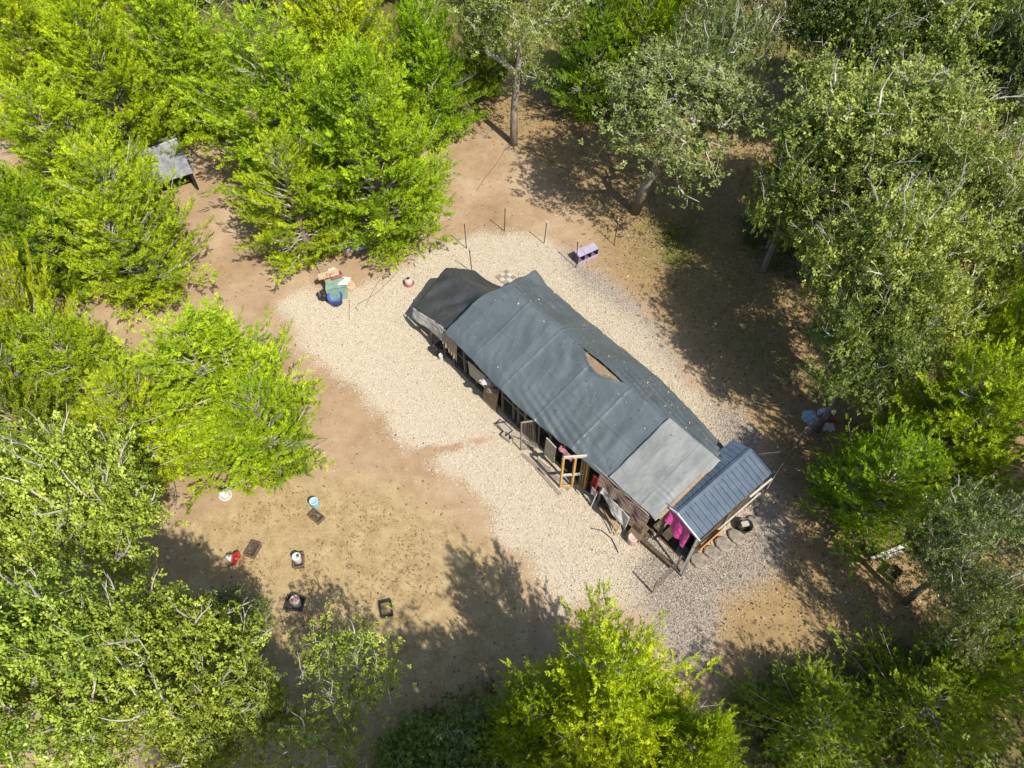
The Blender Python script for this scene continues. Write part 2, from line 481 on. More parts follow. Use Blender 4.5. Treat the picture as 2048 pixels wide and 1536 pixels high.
def ground_mat():
    m, t, b = newmat("ground")
    L = t.links.new
    def att(n):
        return N(t, "ShaderNodeAttribute", attribute_name=n).outputs["Fac"]
    def mathn(op, a, c=None):
        n = N(t, "ShaderNodeMath", operation=op)
        for i, v in enumerate((a, c)):
            if v is None:
                continue
            if hasattr(v, "links"):
                L(v, n.inputs[i])
            else:
                n.inputs[i].default_value = v
        return n.outputs[0]
    def mask(a, nz, gain, lo, hi):
        v = mathn('ADD', a, mathn('MULTIPLY', mathn('SUBTRACT', nz, 0.5), gain))
        r = N(t, "ShaderNodeMapRange", interpolation_type='SMOOTHSTEP')
        r.inputs[1].default_value = lo
        r.inputs[2].default_value = hi
        L(v, r.inputs[0])
        return r.outputs[0]
    def mix(f, a, c):
        n = N(t, "ShaderNodeMix", data_type='RGBA')
        L(f, n.inputs[0])
        L(a, n.inputs[6])
        L(c, n.inputs[7])
        return n.outputs[2]
    big = noise_tex(t, 0.35, 4, 0.6).outputs[0]
    med = noise_tex(t, 2.2, 6, 0.65).outputs[0]
    fine = noise_tex(t, 16, 4, 0.7).outputs[0]
    vfine = noise_tex(t, 45, 3, 0.7).outputs[0]
    fm = mathn('ADD', mathn('MULTIPLY', med, 0.55), mathn('MULTIPLY', fine, 0.45))
    dirt = ramp(t, mathn('ADD', mathn('MULTIPLY', big, 0.5), mathn('MULTIPLY', fm, 0.5)), [(0.36, (0.27, 0.175, 0.10)), (0.5, (0.365, 0.255, 0.155)), (0.62, (0.45, 0.335, 0.22))]).outputs[0]
    dry = ramp(t, fm, [(0.36, (0.26, 0.18, 0.085)), (0.5, (0.37, 0.27, 0.14)), (0.63, (0.46, 0.36, 0.20))]).outputs[0]
    lit = ramp(t, mathn('ADD', mathn('MULTIPLY', fm, 0.5), mathn('MULTIPLY', vfine, 0.5)), [(0.35, (0.14, 0.088, 0.040)), (0.48, (0.28, 0.190, 0.092)), (0.56, (0.35, 0.25, 0.12)), (0.66, (0.54, 0.375, 0.185))]).outputs[0]
    chp = ramp(t, mathn('ADD', mathn('MULTIPLY', fine, 0.4), mathn('MULTIPLY', vfine, 0.6)), [(0.34, (0.35, 0.275, 0.195)), (0.47, (0.47, 0.40, 0.295)), (0.62, (0.58, 0.51, 0.395))]).outputs[0]
    grs = ramp(t, fm, [(0.36, (0.06, 0.062, 0.018)), (0.6, (0.20, 0.175, 0.058))]).outputs[0]
    c = mix(mask(att("dry"), fm, 1.2, 0.3, 0.7), dirt, dry)
    c = mix(mask(att("litter"), fm, 1.6, 0.25, 0.75), c, lit)
    c = mix(mask(att("green"), fm, 2.2, 0.55, 0.85), c, grs)
    spk = mathn('ADD', mathn('MULTIPLY', fine, 0.5), mathn('MULTIPLY', vfine, 0.5))
    chp_grey = ramp(t, spk, [(0.34, (0.13, 0.105, 0.085)), (0.5, (0.29, 0.25, 0.215)), (0.62, (0.47, 0.42, 0.36))]).outputs[0]  # greyer chip colour for those areas
    chp = mix(mask(att("grey_chips"), fm, 1.2, 0.2, 0.8), chp, chp_grey)
    worn = mathn('SUBTRACT', att("chips"), mathn('MULTIPLY', mathn('SUBTRACT', noise_tex(t, 0.9, 5, 0.65).outputs[0], 0.42), 0.9))
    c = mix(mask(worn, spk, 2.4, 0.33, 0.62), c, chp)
    L(c, b.inputs["Base Color"])
    b.inputs["Roughness"].default_value = 0.95
    b.inputs["Specular IOR Level"].default_value = 0.15
    bp = N(t, "ShaderNodeBump")
    bp.inputs["Strength"].default_value = 0.6
    bp.inputs["Distance"].default_value = 0.04
    L(mathn('ADD', mathn('MULTIPLY', fm, 0.6), mathn('MULTIPLY', vfine, 0.4)), bp.inputs["Height"])
    L(bp.outputs[0], b.inputs["Normal"])
    return m
me = np_mesh("ground", Vg, Fg, ground_mat(), smooth=True)
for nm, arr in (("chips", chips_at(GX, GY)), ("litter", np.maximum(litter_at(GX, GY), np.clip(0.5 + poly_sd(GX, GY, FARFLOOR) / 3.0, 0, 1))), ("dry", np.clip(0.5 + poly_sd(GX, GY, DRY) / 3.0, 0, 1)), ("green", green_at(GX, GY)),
                ("grey_chips", np.max([np.clip(0.5 + poly_sd(GX, GY, p) / 1.6, 0, 1) for p in GREY_CHIPS], axis=0))):
    a = me.attributes.new(nm, 'FLOAT', 'POINT')
    a.data.foreach_set("value", np.ascontiguousarray(arr.ravel(), dtype=np.float32))
put("ground", me)['kind'] = 'structure'

# scattered chips and litter lying on the ground
def rand_rot(n, tilt):
    """n rotation matrices: any heading, small tilt"""
    a = rng.uniform(0, 2 * np.pi, n)
    tx, ty = rng.normal(0, tilt, n), rng.normal(0, tilt, n)
    ca, sa = np.cos(a), np.sin(a)
    z = np.zeros(n)
    Rz = np.stack([np.stack([ca, -sa, z], 1), np.stack([sa, ca, z], 1), np.stack([z, z, z + 1], 1)], 1)
    cx, sx = np.cos(tx), np.sin(tx)
    Rx = np.stack([np.stack([z + 1, z, z], 1), np.stack([z, cx, -sx], 1), np.stack([z, sx, cx], 1)], 1)
    cy, sy = np.cos(ty), np.sin(ty)
    Ry = np.stack([np.stack([cy, z, sy], 1), np.stack([z, z + 1, z], 1), np.stack([-sy, z, cy], 1)], 1)
    return Rz @ Rx @ Ry

def scatter_flakes(name, X, Y, lo, hi, aspect, mat, tint, tilt=0.25, z0=0.012):
    n = len(X)
    L = rng.uniform(lo, hi, n)
    W = L * rng.uniform(*aspect, n)
    base = np.array([[-.5, -.35, 0], [.35, -.5, .06], [.5, .4, 0], [-.4, .5, .04]])
    P = base[None] * np.stack([L, W, L], 1)[:, None, :]
    P = np.einsum('nij,nkj->nki', rand_rot(n, tilt), P)
    P += np.stack([X, Y, np.full(n, z0) + L * 0.12], 1)[:, None, :]
    F = np.arange(n * 4).reshape(n, 4)
    o = put(name, np_mesh(name, P.reshape(-1, 3), F, mat, np.repeat(tint, 4)))
    o['kind'] = 'stuff'
    return o

def sample_mask(n, box, fn):
    X = rng.uniform(box[0], box[2], n)
    Y = rng.uniform(box[1], box[3], n)
    k = rng.uniform(0, 1, n) < fn(X, Y)
    return X[k], Y[k]
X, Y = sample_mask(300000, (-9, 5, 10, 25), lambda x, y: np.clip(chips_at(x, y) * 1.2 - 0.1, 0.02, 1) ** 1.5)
GREYNESS = np.max([np.clip(0.5 + poly_sd(X, Y, p) / 1.6, 0, 1) for p in GREY_CHIPS], axis=0)
o = scatter_flakes("wood_chips", X, Y, 0.018, 0.056, (0.3, 0.7), M['chips'], np.clip(rng.normal(0.55, 0.25, len(X)) - .42 * GREYNESS, 0, 1))
o['label'] = "pale wood chips spread on the ground around the coop"
X, Y = sample_mask(120000, (-16, 2, 22, 42), lambda x, y: np.clip(litter_at(x, y) * 1.1 - 0.1, 0.09, 1) * (1 - 0.8 * chips_at(x, y)))
o = scatter_flakes("leaf_litter", X, Y, 0.025, 0.085, (0.35, 0.8), M['litter'], np.clip(rng.normal(0.5, 0.25, len(X)), 0, 1), 0.4)
o['label'] = "brown fallen leaves and pebbles strewn under the trees"

# ------------------------------------------------------------------ trees
def basis(D, roll):
    """rotation matrices whose X column is D"""
    D = D / (np.linalg.norm(D, axis=1, keepdims=True) + 1e-9)
    up = np.tile(np.array([0.0, 0.0, 1.0]), (len(D), 1))
    up[np.abs(D[:, 2]) > 0.95] = (0.0, 1.0, 0.0)
    Yv = np.cross(up, D)
    Yv /= np.linalg.norm(Yv, axis=1, keepdims=True)
    Zv = np.cross(D, Yv)
    c, s = np.cos(roll)[:, None], np.sin(roll)[:, None]
    Y2, Z2 = Yv * c + Zv * s, -Yv * s + Zv * c
    return np.stack([D, Y2, Z2], 2)

def instance(tv, tf, Pos, D, size, roll, tints, name, mat):
    """one mesh of many copies of a small template"""
    n, k = len(Pos), len(tv)
    B = basis(D, roll)
    V = np.einsum('nij,kj->nki', B, tv) * size[:, None, None] + Pos[:, None, :]
    F = tf[None] + (np.arange(n) * k)[:, None, None]
    return np_mesh(name, V.reshape(-1, 3), F.reshape(-1, tf.shape[1]), mat, np.repeat(tints, k))

def quads_template(qs):
    V = np.array([p for q in qs for p in q], float)
    return V, np.arange(len(V)).reshape(-1, 4)

def frond_template(seed, n=12):
    """a feathery juniper spray, unit length along +X"""
    r = np.random.default_rng(seed)
    qs = []
    def leaflet(p, d, l, w):
        d = d / np.linalg.norm(d)
        s = np.cross(d, r.normal(0, 1, 3))
        s /= np.linalg.norm(s) + 1e-9
        qs.append([p, p + d * l * .45 + s * w, p + d * l, p + d * l * .5 - s * w])
    for i in range(n):
        t = i / n
        p = np.array([t * 0.8, 0, 0.10 * t * t])
        sg = 1 if i % 2 else -1
        d = np.array([0.75, sg * 0.75, r.uniform(-.35, .55)])
        leaflet(p, d, 0.40 * (1 - t * .5), 0.052)
    leaflet(np.array([0.55, 0, 0.05]), np.array([1, 0, .15]), 0.50, 0.05)
    leaflet(np.array([0.0, 0, 0]), np.array([1, 0, .05]), 0.7, 0.035)
    return quads_template(qs)

def rosette_template(seed, n=8, lw=0.27):
    """a tuft of oak leaves round a twig tip, radius about 1"""
    r = np.random.default_rng(seed)
    qs = []
    for i in range(n):
        a = i * 2.4 + r.uniform(-.4, .4)
        el = r.uniform(-.25, .75)
        d = np.array([math.cos(a) * math.cos(el), math.sin(a) * math.cos(el), math.sin(el)])
        s = np.cross(d, np.array([0, 0, 1.0]) + r.normal(0, .5, 3))
        s /= np.linalg.norm(s)
        nn = np.cross(s, d)
        l = r.uniform(.7, 1.1)
        p = r.normal(0, .18, 3) + d * .12
        qs.append([p, p + d * l * .5 + s * lw + nn * .08, p + d * l + nn * -.05, p + d * l * .5 - s * lw + nn * .08])
    return quads_template(qs)

def bez(p0, d0, L, rise, k=4, wob=0.05, r=None):
    r = r or random
    pts = [Vector(p0)]
    d = Vector(d0).normalized()
    for i in range(k):
        d = (d + Vector((r.uniform(-wob, wob), r.uniform(-wob, wob), rise / k))).normalized()
        pts.append(pts[-1] + d * (L / k))
    return pts

def make_juniper(seed, Rm=3.0, H=7.0, nb=120, shape=0.75, fill=1.0, dead=0.06, base=0.3, tops=1, spray=0.33):
    """prototype: trunk, limbs, crown of feathery sprays on rising arms"""
    r = random.Random(seed)
    root = bpy.data.objects.new("juniper_tree", None)
    COL.objects.link(root)
    tr = MB()
    lean = Vector((r.uniform(-.25, .25), r.uniform(-.25, .25), 0))
    tk = [Vector((lean.x * (z / H), lean.y * (z / H), z)) for z in np.linspace(-0.1, H * 0.93, 8)]
    tr.tube(tk, [0.20, 0.17, 0.145, 0.12, 0.095, 0.07, 0.045, 0.02], 8)
    tr.build("trunk", M['jbark'], root, True)
    Pos, D, S, T = [], [], [], []
    arms = MB()
    limbs = 0
    heads = [(0, 0, H)] + [(r.uniform(-.45, .45) * Rm, r.uniform(-.45, .45) * Rm, H * r.uniform(.75, .92)) for _ in range(tops - 1)]
    for hx, hy, hh in heads:
        nbh = int(nb / len(heads))
        for i in range(nbh):
            t = ((i + r.random()) / nbh)
            z0 = base + (hh * 0.96 - base) * t
            az = i * 2.39996 + r.uniform(-.5, .5)
            Rr = Rm * (0.50 + 0.50 * min(1, t / 0.18)) * max(0.02, (1 - t)) ** shape
            Rr *= (1 - .35 * (len(heads) > 1 and (hx or hy) != 0))
            Rr *= r.choice((0.8, 0.95, 1.0, 1.08, 1.2, 1.3))
            el = R(r.uniform(-4, 14) + 55 * t ** 1.3)
            d = Vector((math.cos(az) * math.cos(el), math.sin(az) * math.cos(el), math.sin(el)))
            k0 = t ** 0.6
            st = Vector((lean.x * z0 / H + hx * (0.3 + .7 * k0), lean.y * z0 / H + hy * (0.3 + .7 * k0), max(0.2, z0 - 0.25 * Rr)))
            L = max(0.5, Rr)
            pts = bez(st, d, L, r.uniform(.15, .6), 5, .10, r)
            isdead = r.random() < dead
            rad0 = 0.008 + 0.009 * L
            (arms).tube(pts, [rad0 * (1 - .8 * q / 5) for q in range(6)], 4, False)
            tint = r.uniform(0.1, 0.75)
            step = 0.145 / fill
            ns = max(3, int(L / step))
            for q in range(ns + 1):
                s = q / ns
                if s < 0.22 + 0.10 * r.random():
                    continue
                f = s * 5
                a = min(int(f), 4)
                p = pts[a].lerp(pts[a + 1], f - a)
                ad = (pts[a + 1] - pts[a]).normalized()
                side = ad.cross(Vector((0, 0, 1)))
                if side.length < .1:
                    side = Vector((1, 0, 0))
                side.normalize()
                sg = 1 if q % 2 else -1
                bl = (0.18 + 0.75 * (1 - s) * min(1, L / 2.4)) * r.uniform(.6, 1.2)
                bd = (ad * 0.75 + side * sg * r.uniform(.4, 1.0) + Vector((0, 0, r.uniform(-.2, .55)))).normalized()
                if s > .93:
                    bd = (ad + Vector((0, 0, r.uniform(-.05, .3)))).normalized()
                    bl = .3
                if isdead:
                    arms.tube([p, p + bd * bl * 1.1], [.008, .003], 3, False)
                    continue
                nsp = max(1, int(bl / 0.125 + .5))
                for w in range(nsp + 1):
                    pp = p + bd * (bl * w / (nsp + .01)) + Vector((r.gauss(0, .035), r.gauss(0, .035), r.gauss(0, .035)))
                    dd = bd + Vector((r.gauss(0, .38), r.gauss(0, .38), r.gauss(.12, .33)))
                    Pos.append(pp)
                    D.append(dd)
                    S.append(spray * r.uniform(.65, 1.2))
                    T.append(min(1, max(0, tint + r.gauss(0, .15) + .12 * (s - .5))))
    arms.build("branch_network", M['twig'], root)['kind'] = 'stuff'
    # sprays use three leaf templates so that neighbours differ
    Pos, D, S, T = np.array([tuple(p) for p in Pos]), np.array([tuple(d) for d in D]), np.array(S), np.array(T)
    idx = np.random.default_rng(seed).integers(0, 3, len(Pos))
    Vs, Fs, Ts, off = [], [], [], 0
    rl = np.random.default_rng(seed + 1)
    for k in range(3):
        tv, tf = frond_template(100 + k)
        sel = idx == k
        B = basis(D[sel], rl.uniform(0, 6.28, sel.sum()))
        V = np.einsum('nij,kj->nki', B, tv) * S[sel][:, None, None] + Pos[sel][:, None, :]
        F = tf[None] + (np.arange(sel.sum()) * len(tv))[:, None, None] + off
        off += V.shape[0] * V.shape[1]
        Vs.append(V.reshape(-1, 3))
        Fs.append(F.reshape(-1, 4))
        Ts.append(np.repeat(T[sel], len(tv)))
    me = np_mesh("crown", np.concatenate(Vs), np.concatenate(Fs), M['juniper'], np.concatenate(Ts))
    c = put("crown", me, root)
    c['kind'] = 'stuff'
    return root

def make_oak(seed, Rm=3.0, H=7.0, clear=2.2, na=330, per=24, leaf=0.125, flat=0.62, gaps=0.5, twig=0.5, spread=0.42, bare=0.10, snags=26):
    """prototype: trunk, limbs that fork to twigs, crown of leaf tufts"""
    r = random.Random(seed)
    g = np.random.default_rng(seed)
    root = bpy.data.objects.new("oak_tree", None)
    COL.objects.link(root)
    zc = clear + (H - clear) * 0.45
    rz = (H - clear) * 0.55
    pts = []
    off = Vector((seed * 3.1, seed * 1.7, 0))
    nl = 15
    lobes = []
    for i in range(nl):
        zz = 0.95 - 1.25 * (i + .5) / nl
        a = i * 2.39996 + g.uniform(-.4, .4)
        q = math.sqrt(max(0, 1 - zz * zz)) * g.uniform(.55, .85)
        lobes.append((Vector((math.cos(a) * q * Rm, math.sin(a) * q * Rm, zc + zz * rz * .72)), g.uniform(.26, .42) * Rm))
    while len(pts) < na:
        v = Vector(g.normal(0, 1, 3)).normalized() * (g.uniform(.25, 1) ** 0.45)
        p = Vector((v.x * Rm, v.y * Rm, zc + v.z * rz))
        if g.random() < .78:
            lc, lr = lobes[int(g.integers(0, nl))]
            v = Vector(g.normal(0, 1, 3)).normalized() * (g.uniform(.3, 1) ** 0.5)
            p = lc + Vector((v.x, v.y, v.z * .62)) * lr
            v = Vector((p.x / Rm, p.y / Rm, (p.z - zc) / rz))
        lump = noise.noise(Vector((p.x * .75, p.y * .75, p.z * .75)) + off)
        ang = math.atan2(v.y, v.x)
        rim = 1 + .3 * noise.noise(Vector((math.cos(ang) * 1.6, math.sin(ang) * 1.6, v.z * 1.2)) + off * 2)
        if lump < -0.45 + 0.5 * gaps:
            continue
        if p.z < clear * .8:
            continue
        pts.append(Vector((p.x * rim, p.y * rim, p.z)))
    # skeleton: join every tuft to the nearest node on the way to the trunk
    nodes = [Vector((0, 0, -0.15)), Vector((r.uniform(-.05, .05), r.uniform(-.05, .05), clear * .45)), Vector((r.uniform(-.12, .12), r.uniform(-.12, .12), clear * .9)),
             Vector((r.uniform(-.3, .3), r.uniform(-.3, .3), clear + (H - clear) * .25)), Vector((r.uniform(-.4, .4), r.uniform(-.4, .4), clear + (H - clear) * .5))]
    par = [-1, 0, 1, 2, 3]
    A = np.array([tuple(p) for p in pts])
    start = np.array([0, 0, clear])
    order = np.argsort(np.linalg.norm((A - start) * np.array([1, 1, .8]), axis=1))
    for i in order:
        p = A[i]
        NA = np.array([tuple(n) for n in nodes])
        dd = np.linalg.norm(NA - p, axis=1)
        plen = np.linalg.norm(NA - start, axis=1)
        cost = dd + 0.30 * plen + (NA[:, 2] < clear * .8) * 50
        j = int(np.argmin(cost))
        q = NA[j]
        if dd[j] > 0.75:
            mid = (p + q) / 2 + g.normal(0, .09, 3) * dd[j] + np.array([0, 0, .06 * dd[j]])
            nodes.append(Vector(mid))
            par.append(j)
            j = len(nodes) - 1
        nodes.append(Vector(p))
        par.append(j)
    n = len(nodes)
    cnt = [1] * n
    for i in range(n - 1, 0, -1):
        if par[i] >= 0:
            cnt[par[i]] += cnt[i]
    rad = [min(0.2, 0.0105 * c ** 0.53) for c in cnt]
    # trunk, then each main limb with all it carries
    limb_of = [None] * n
    main = [0, 1, 2, 3, 4]
    for i in range(5, n):
        limb_of[i] = i if par[i] in main else limb_of[par[i]]
    tm = MB()
    tm.tube([nodes[i] for i in main], [max(rad[0], .16) * 1.25, max(rad[1], .13), max(rad[2], .11), rad[3], max(.012, rad[4])], 9)
    tm.build("trunk", M['bark'], root, True)
    groups = {}
    for i in range(5, n):
        groups.setdefault(limb_of[i], []).append(i)
    big = sorted(groups, key=lambda k: -len(groups[k]))
    rest = MB()
    nrest = 0
    for rank, k in enumerate(big):
        mb = MB() if rank < 7 else rest
        for i in groups[k]:
            j = par[i]
            r0 = rad[i] if j in main else min(rad[j], rad[i] * 1.6)
            mb.tube([nodes[j], nodes[i]], [r0, rad[i]], 5 if rad[i] > .02 else 4, False)
            if rad[i] < .012 and r.random() < twig:
                for _ in range(2):
                    d = (nodes[i] - nodes[j]).normalized() + Vector((r.gauss(0, .6), r.gauss(0, .6), r.gauss(.25, .45)))
                    q = bez(nodes[i], d, r.uniform(.25, .6), .1, 2, .35, r)
                    mb.tube(q, [.013, .010, .005], 3, False)
        if rank < 7:
            mb.build("limb", M['twig'], root)
        else:
            nrest += 1
    # bare winding twigs that stand out of the leaves
    outer = [i for i in range(5, n) if cnt[i] <= 6 and (nodes[i].z > zc - .2 * rz or r.random() < .3)]
    for i in r.sample(outer, min(snags, len(outer))):
        d = (nodes[i] - Vector((0, 0, zc - .5 * rz))).normalized() + Vector((r.gauss(0, .5), r.gauss(0, .5), r.gauss(.1, .3)))
        q = bez(nodes[i], d, r.uniform(.55, 1.25), .15, 4, .42, r)
        rest.tube(q, [.034, .030, .024, .016, .008], 4, False)
        for k in (2, 3):
            if r.random() < .8:
                d2 = (q[k] - q[k - 1]).normalized() + Vector((r.gauss(0, .7), r.gauss(0, .7), r.gauss(.1, .4)))
                rest.tube(bez(q[k], d2, r.uniform(.25, .6), .1, 3, .4, r), [.014, .011, .008, .004], 3, False)
        nrest += 1
    if nrest:
        rest.build("branch_network", M['twig'], root)['kind'] = 'stuff'
    else:
        rest.bm.free()
    live = np.array([g.random() > bare for _ in range(len(A))])
    A2 = A[live]
    Pos = np.repeat(A2, per, axis=0) + g.normal(0, 1, (len(A2) * per, 3)) * np.array([spread, spread, spread * flat])
    D = g.normal(0, 1, (len(Pos), 3)) * np.array([1, 1, .55])
    ct = np.repeat(g.uniform(.15, .8, len(A2)), per)
    T = np.clip(ct + g.normal(0, .2, len(Pos)), 0, 1)
    S = leaf * g.uniform(.7, 1.25, len(Pos))
    idx = g.integers(0, 3, len(Pos))
    Vs, Fs, Ts, off2 = [], [], [], 0
    for k in range(3):
        tv, tf = rosette_template(300 + k)
        sel = idx == k
        B = basis(D[sel], g.uniform(0, 6.28, sel.sum()))
        V = np.einsum('nij,kj->nki', B, tv) * S[sel][:, None, None] + Pos[sel][:, None, :]
        F = tf[None] + (np.arange(sel.sum()) * len(tv))[:, None, None] + off2
        off2 += V.shape[0] * V.shape[1]
        Vs.append(V.reshape(-1, 3))
        Fs.append(F.reshape(-1, 4))
        Ts.append(np.repeat(T[sel], len(tv)))
    me = np_mesh("crown", np.concatenate(Vs), np.concatenate(Fs), M['oak'], np.concatenate(Ts))
    c = put("crown", me, root)
    c['kind'] = 'stuff'
    return root

PROTO = {
    'ja': (make_juniper(11, 3.0, 6.6, 200, .50, 1.0, .05), 3.0, 7.0),
    'jb': (make_juniper(12, 3.0, 6.4, 235, .45, 1.0, .06, tops=3), 3.0, 7.0),
    'jc': (make_juniper(13, 3.0, 5.6, 185, .42, 0.95, .12, tops=2), 3.0, 6.0),
    'jd': (make_juniper(14, 3.0, 5.2, 150, .46, 0.95, .05, tops=2, spray=.31), 3.0, 5.5),
    'oa': (make_oak(21, 3.0, 7.5, 2.4, 270, 32, .115, gaps=.6, bare=.12, twig=.7, spread=.36, snags=62), 3.0, 7.5),
    'ob': (make_oak(22, 3.0, 7.0, 2.0, 230, 32, .122, gaps=.7, bare=.16, twig=.8, spread=.36, snags=62), 3.0, 7.0),
    'oc': (make_oak(23, 3.0, 7.5, 2.3, 165, 20, .115, gaps=.8, twig=.9, bare=.24), 3.0, 7.5),
    'of': (make_oak(26, 2.4, 7.0, 2.2, 62, 17, .13, gaps=1.0, bare=.2, twig=.9, snags=14), 2.4, 7.0),
    'oe': (make_oak(25, 2.4, 8.6, 3.6, 170, 22, .115, gaps=.8, twig=.8, bare=.15), 2.4, 8.6),
    'od': (make_oak(24, 2.0, 3.4, 0.4, 190, 26, .115, gaps=.3, twig=.1, bare=.02), 2.0, 3.4),
}
used = set()
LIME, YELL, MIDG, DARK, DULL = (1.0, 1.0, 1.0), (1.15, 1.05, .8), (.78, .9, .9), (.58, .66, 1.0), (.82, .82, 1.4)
OAKR = (1.06, 1.06, .95)
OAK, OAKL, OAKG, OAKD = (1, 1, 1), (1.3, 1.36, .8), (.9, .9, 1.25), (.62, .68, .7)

def tree(pk, spot, rm, h, col, label, group, tilt=(0, 0)):
    proto, pr, ph = PROTO[pk]
    if pk in used:
        root = copy_tree(proto)
    else:
        root = proto
        used.add(pk)
    root.location = (spot[0], spot[1], 0)
    root.rotation_euler = (tilt[0], tilt[1], 0.0 if tilt != (0, 0) else random.uniform(0, 6.28))
    root.scale = (rm / pr, rm / pr * random.uniform(.95, 1.05), h / ph)
    tag(root, label, "tree", group)
    k = random.uniform(.84, 1.10)
    col = (col[0] * k * random.uniform(.92, 1.08), col[1] * k, col[2] * k * random.uniform(.85, 1.3))
    for ch in root.children:
        if ch.name.startswith("crown"):
            ch.color = (*col, 1)
    return root

GJ = "junipers around the clearing"
GO = "oaks around the clearing"
def tp(pk, px, py, zc, rpx, h, col, label, tilt=(0, 0)):
    """tree whose crown centre, zc metres up, stands at that spot of the survey photo"""
    p = gp(px, py, zc)
    s, c = math.sin(PITCH), math.cos(PITCH)
    depth = p.y * c + (CAM_H - zc) * s
    tree(pk, p, rpx * (1.12 if pk[0] == 'j' else 1.0) * depth / FPX, h, col, label, GJ if pk[0] == 'j' else GO, tilt)

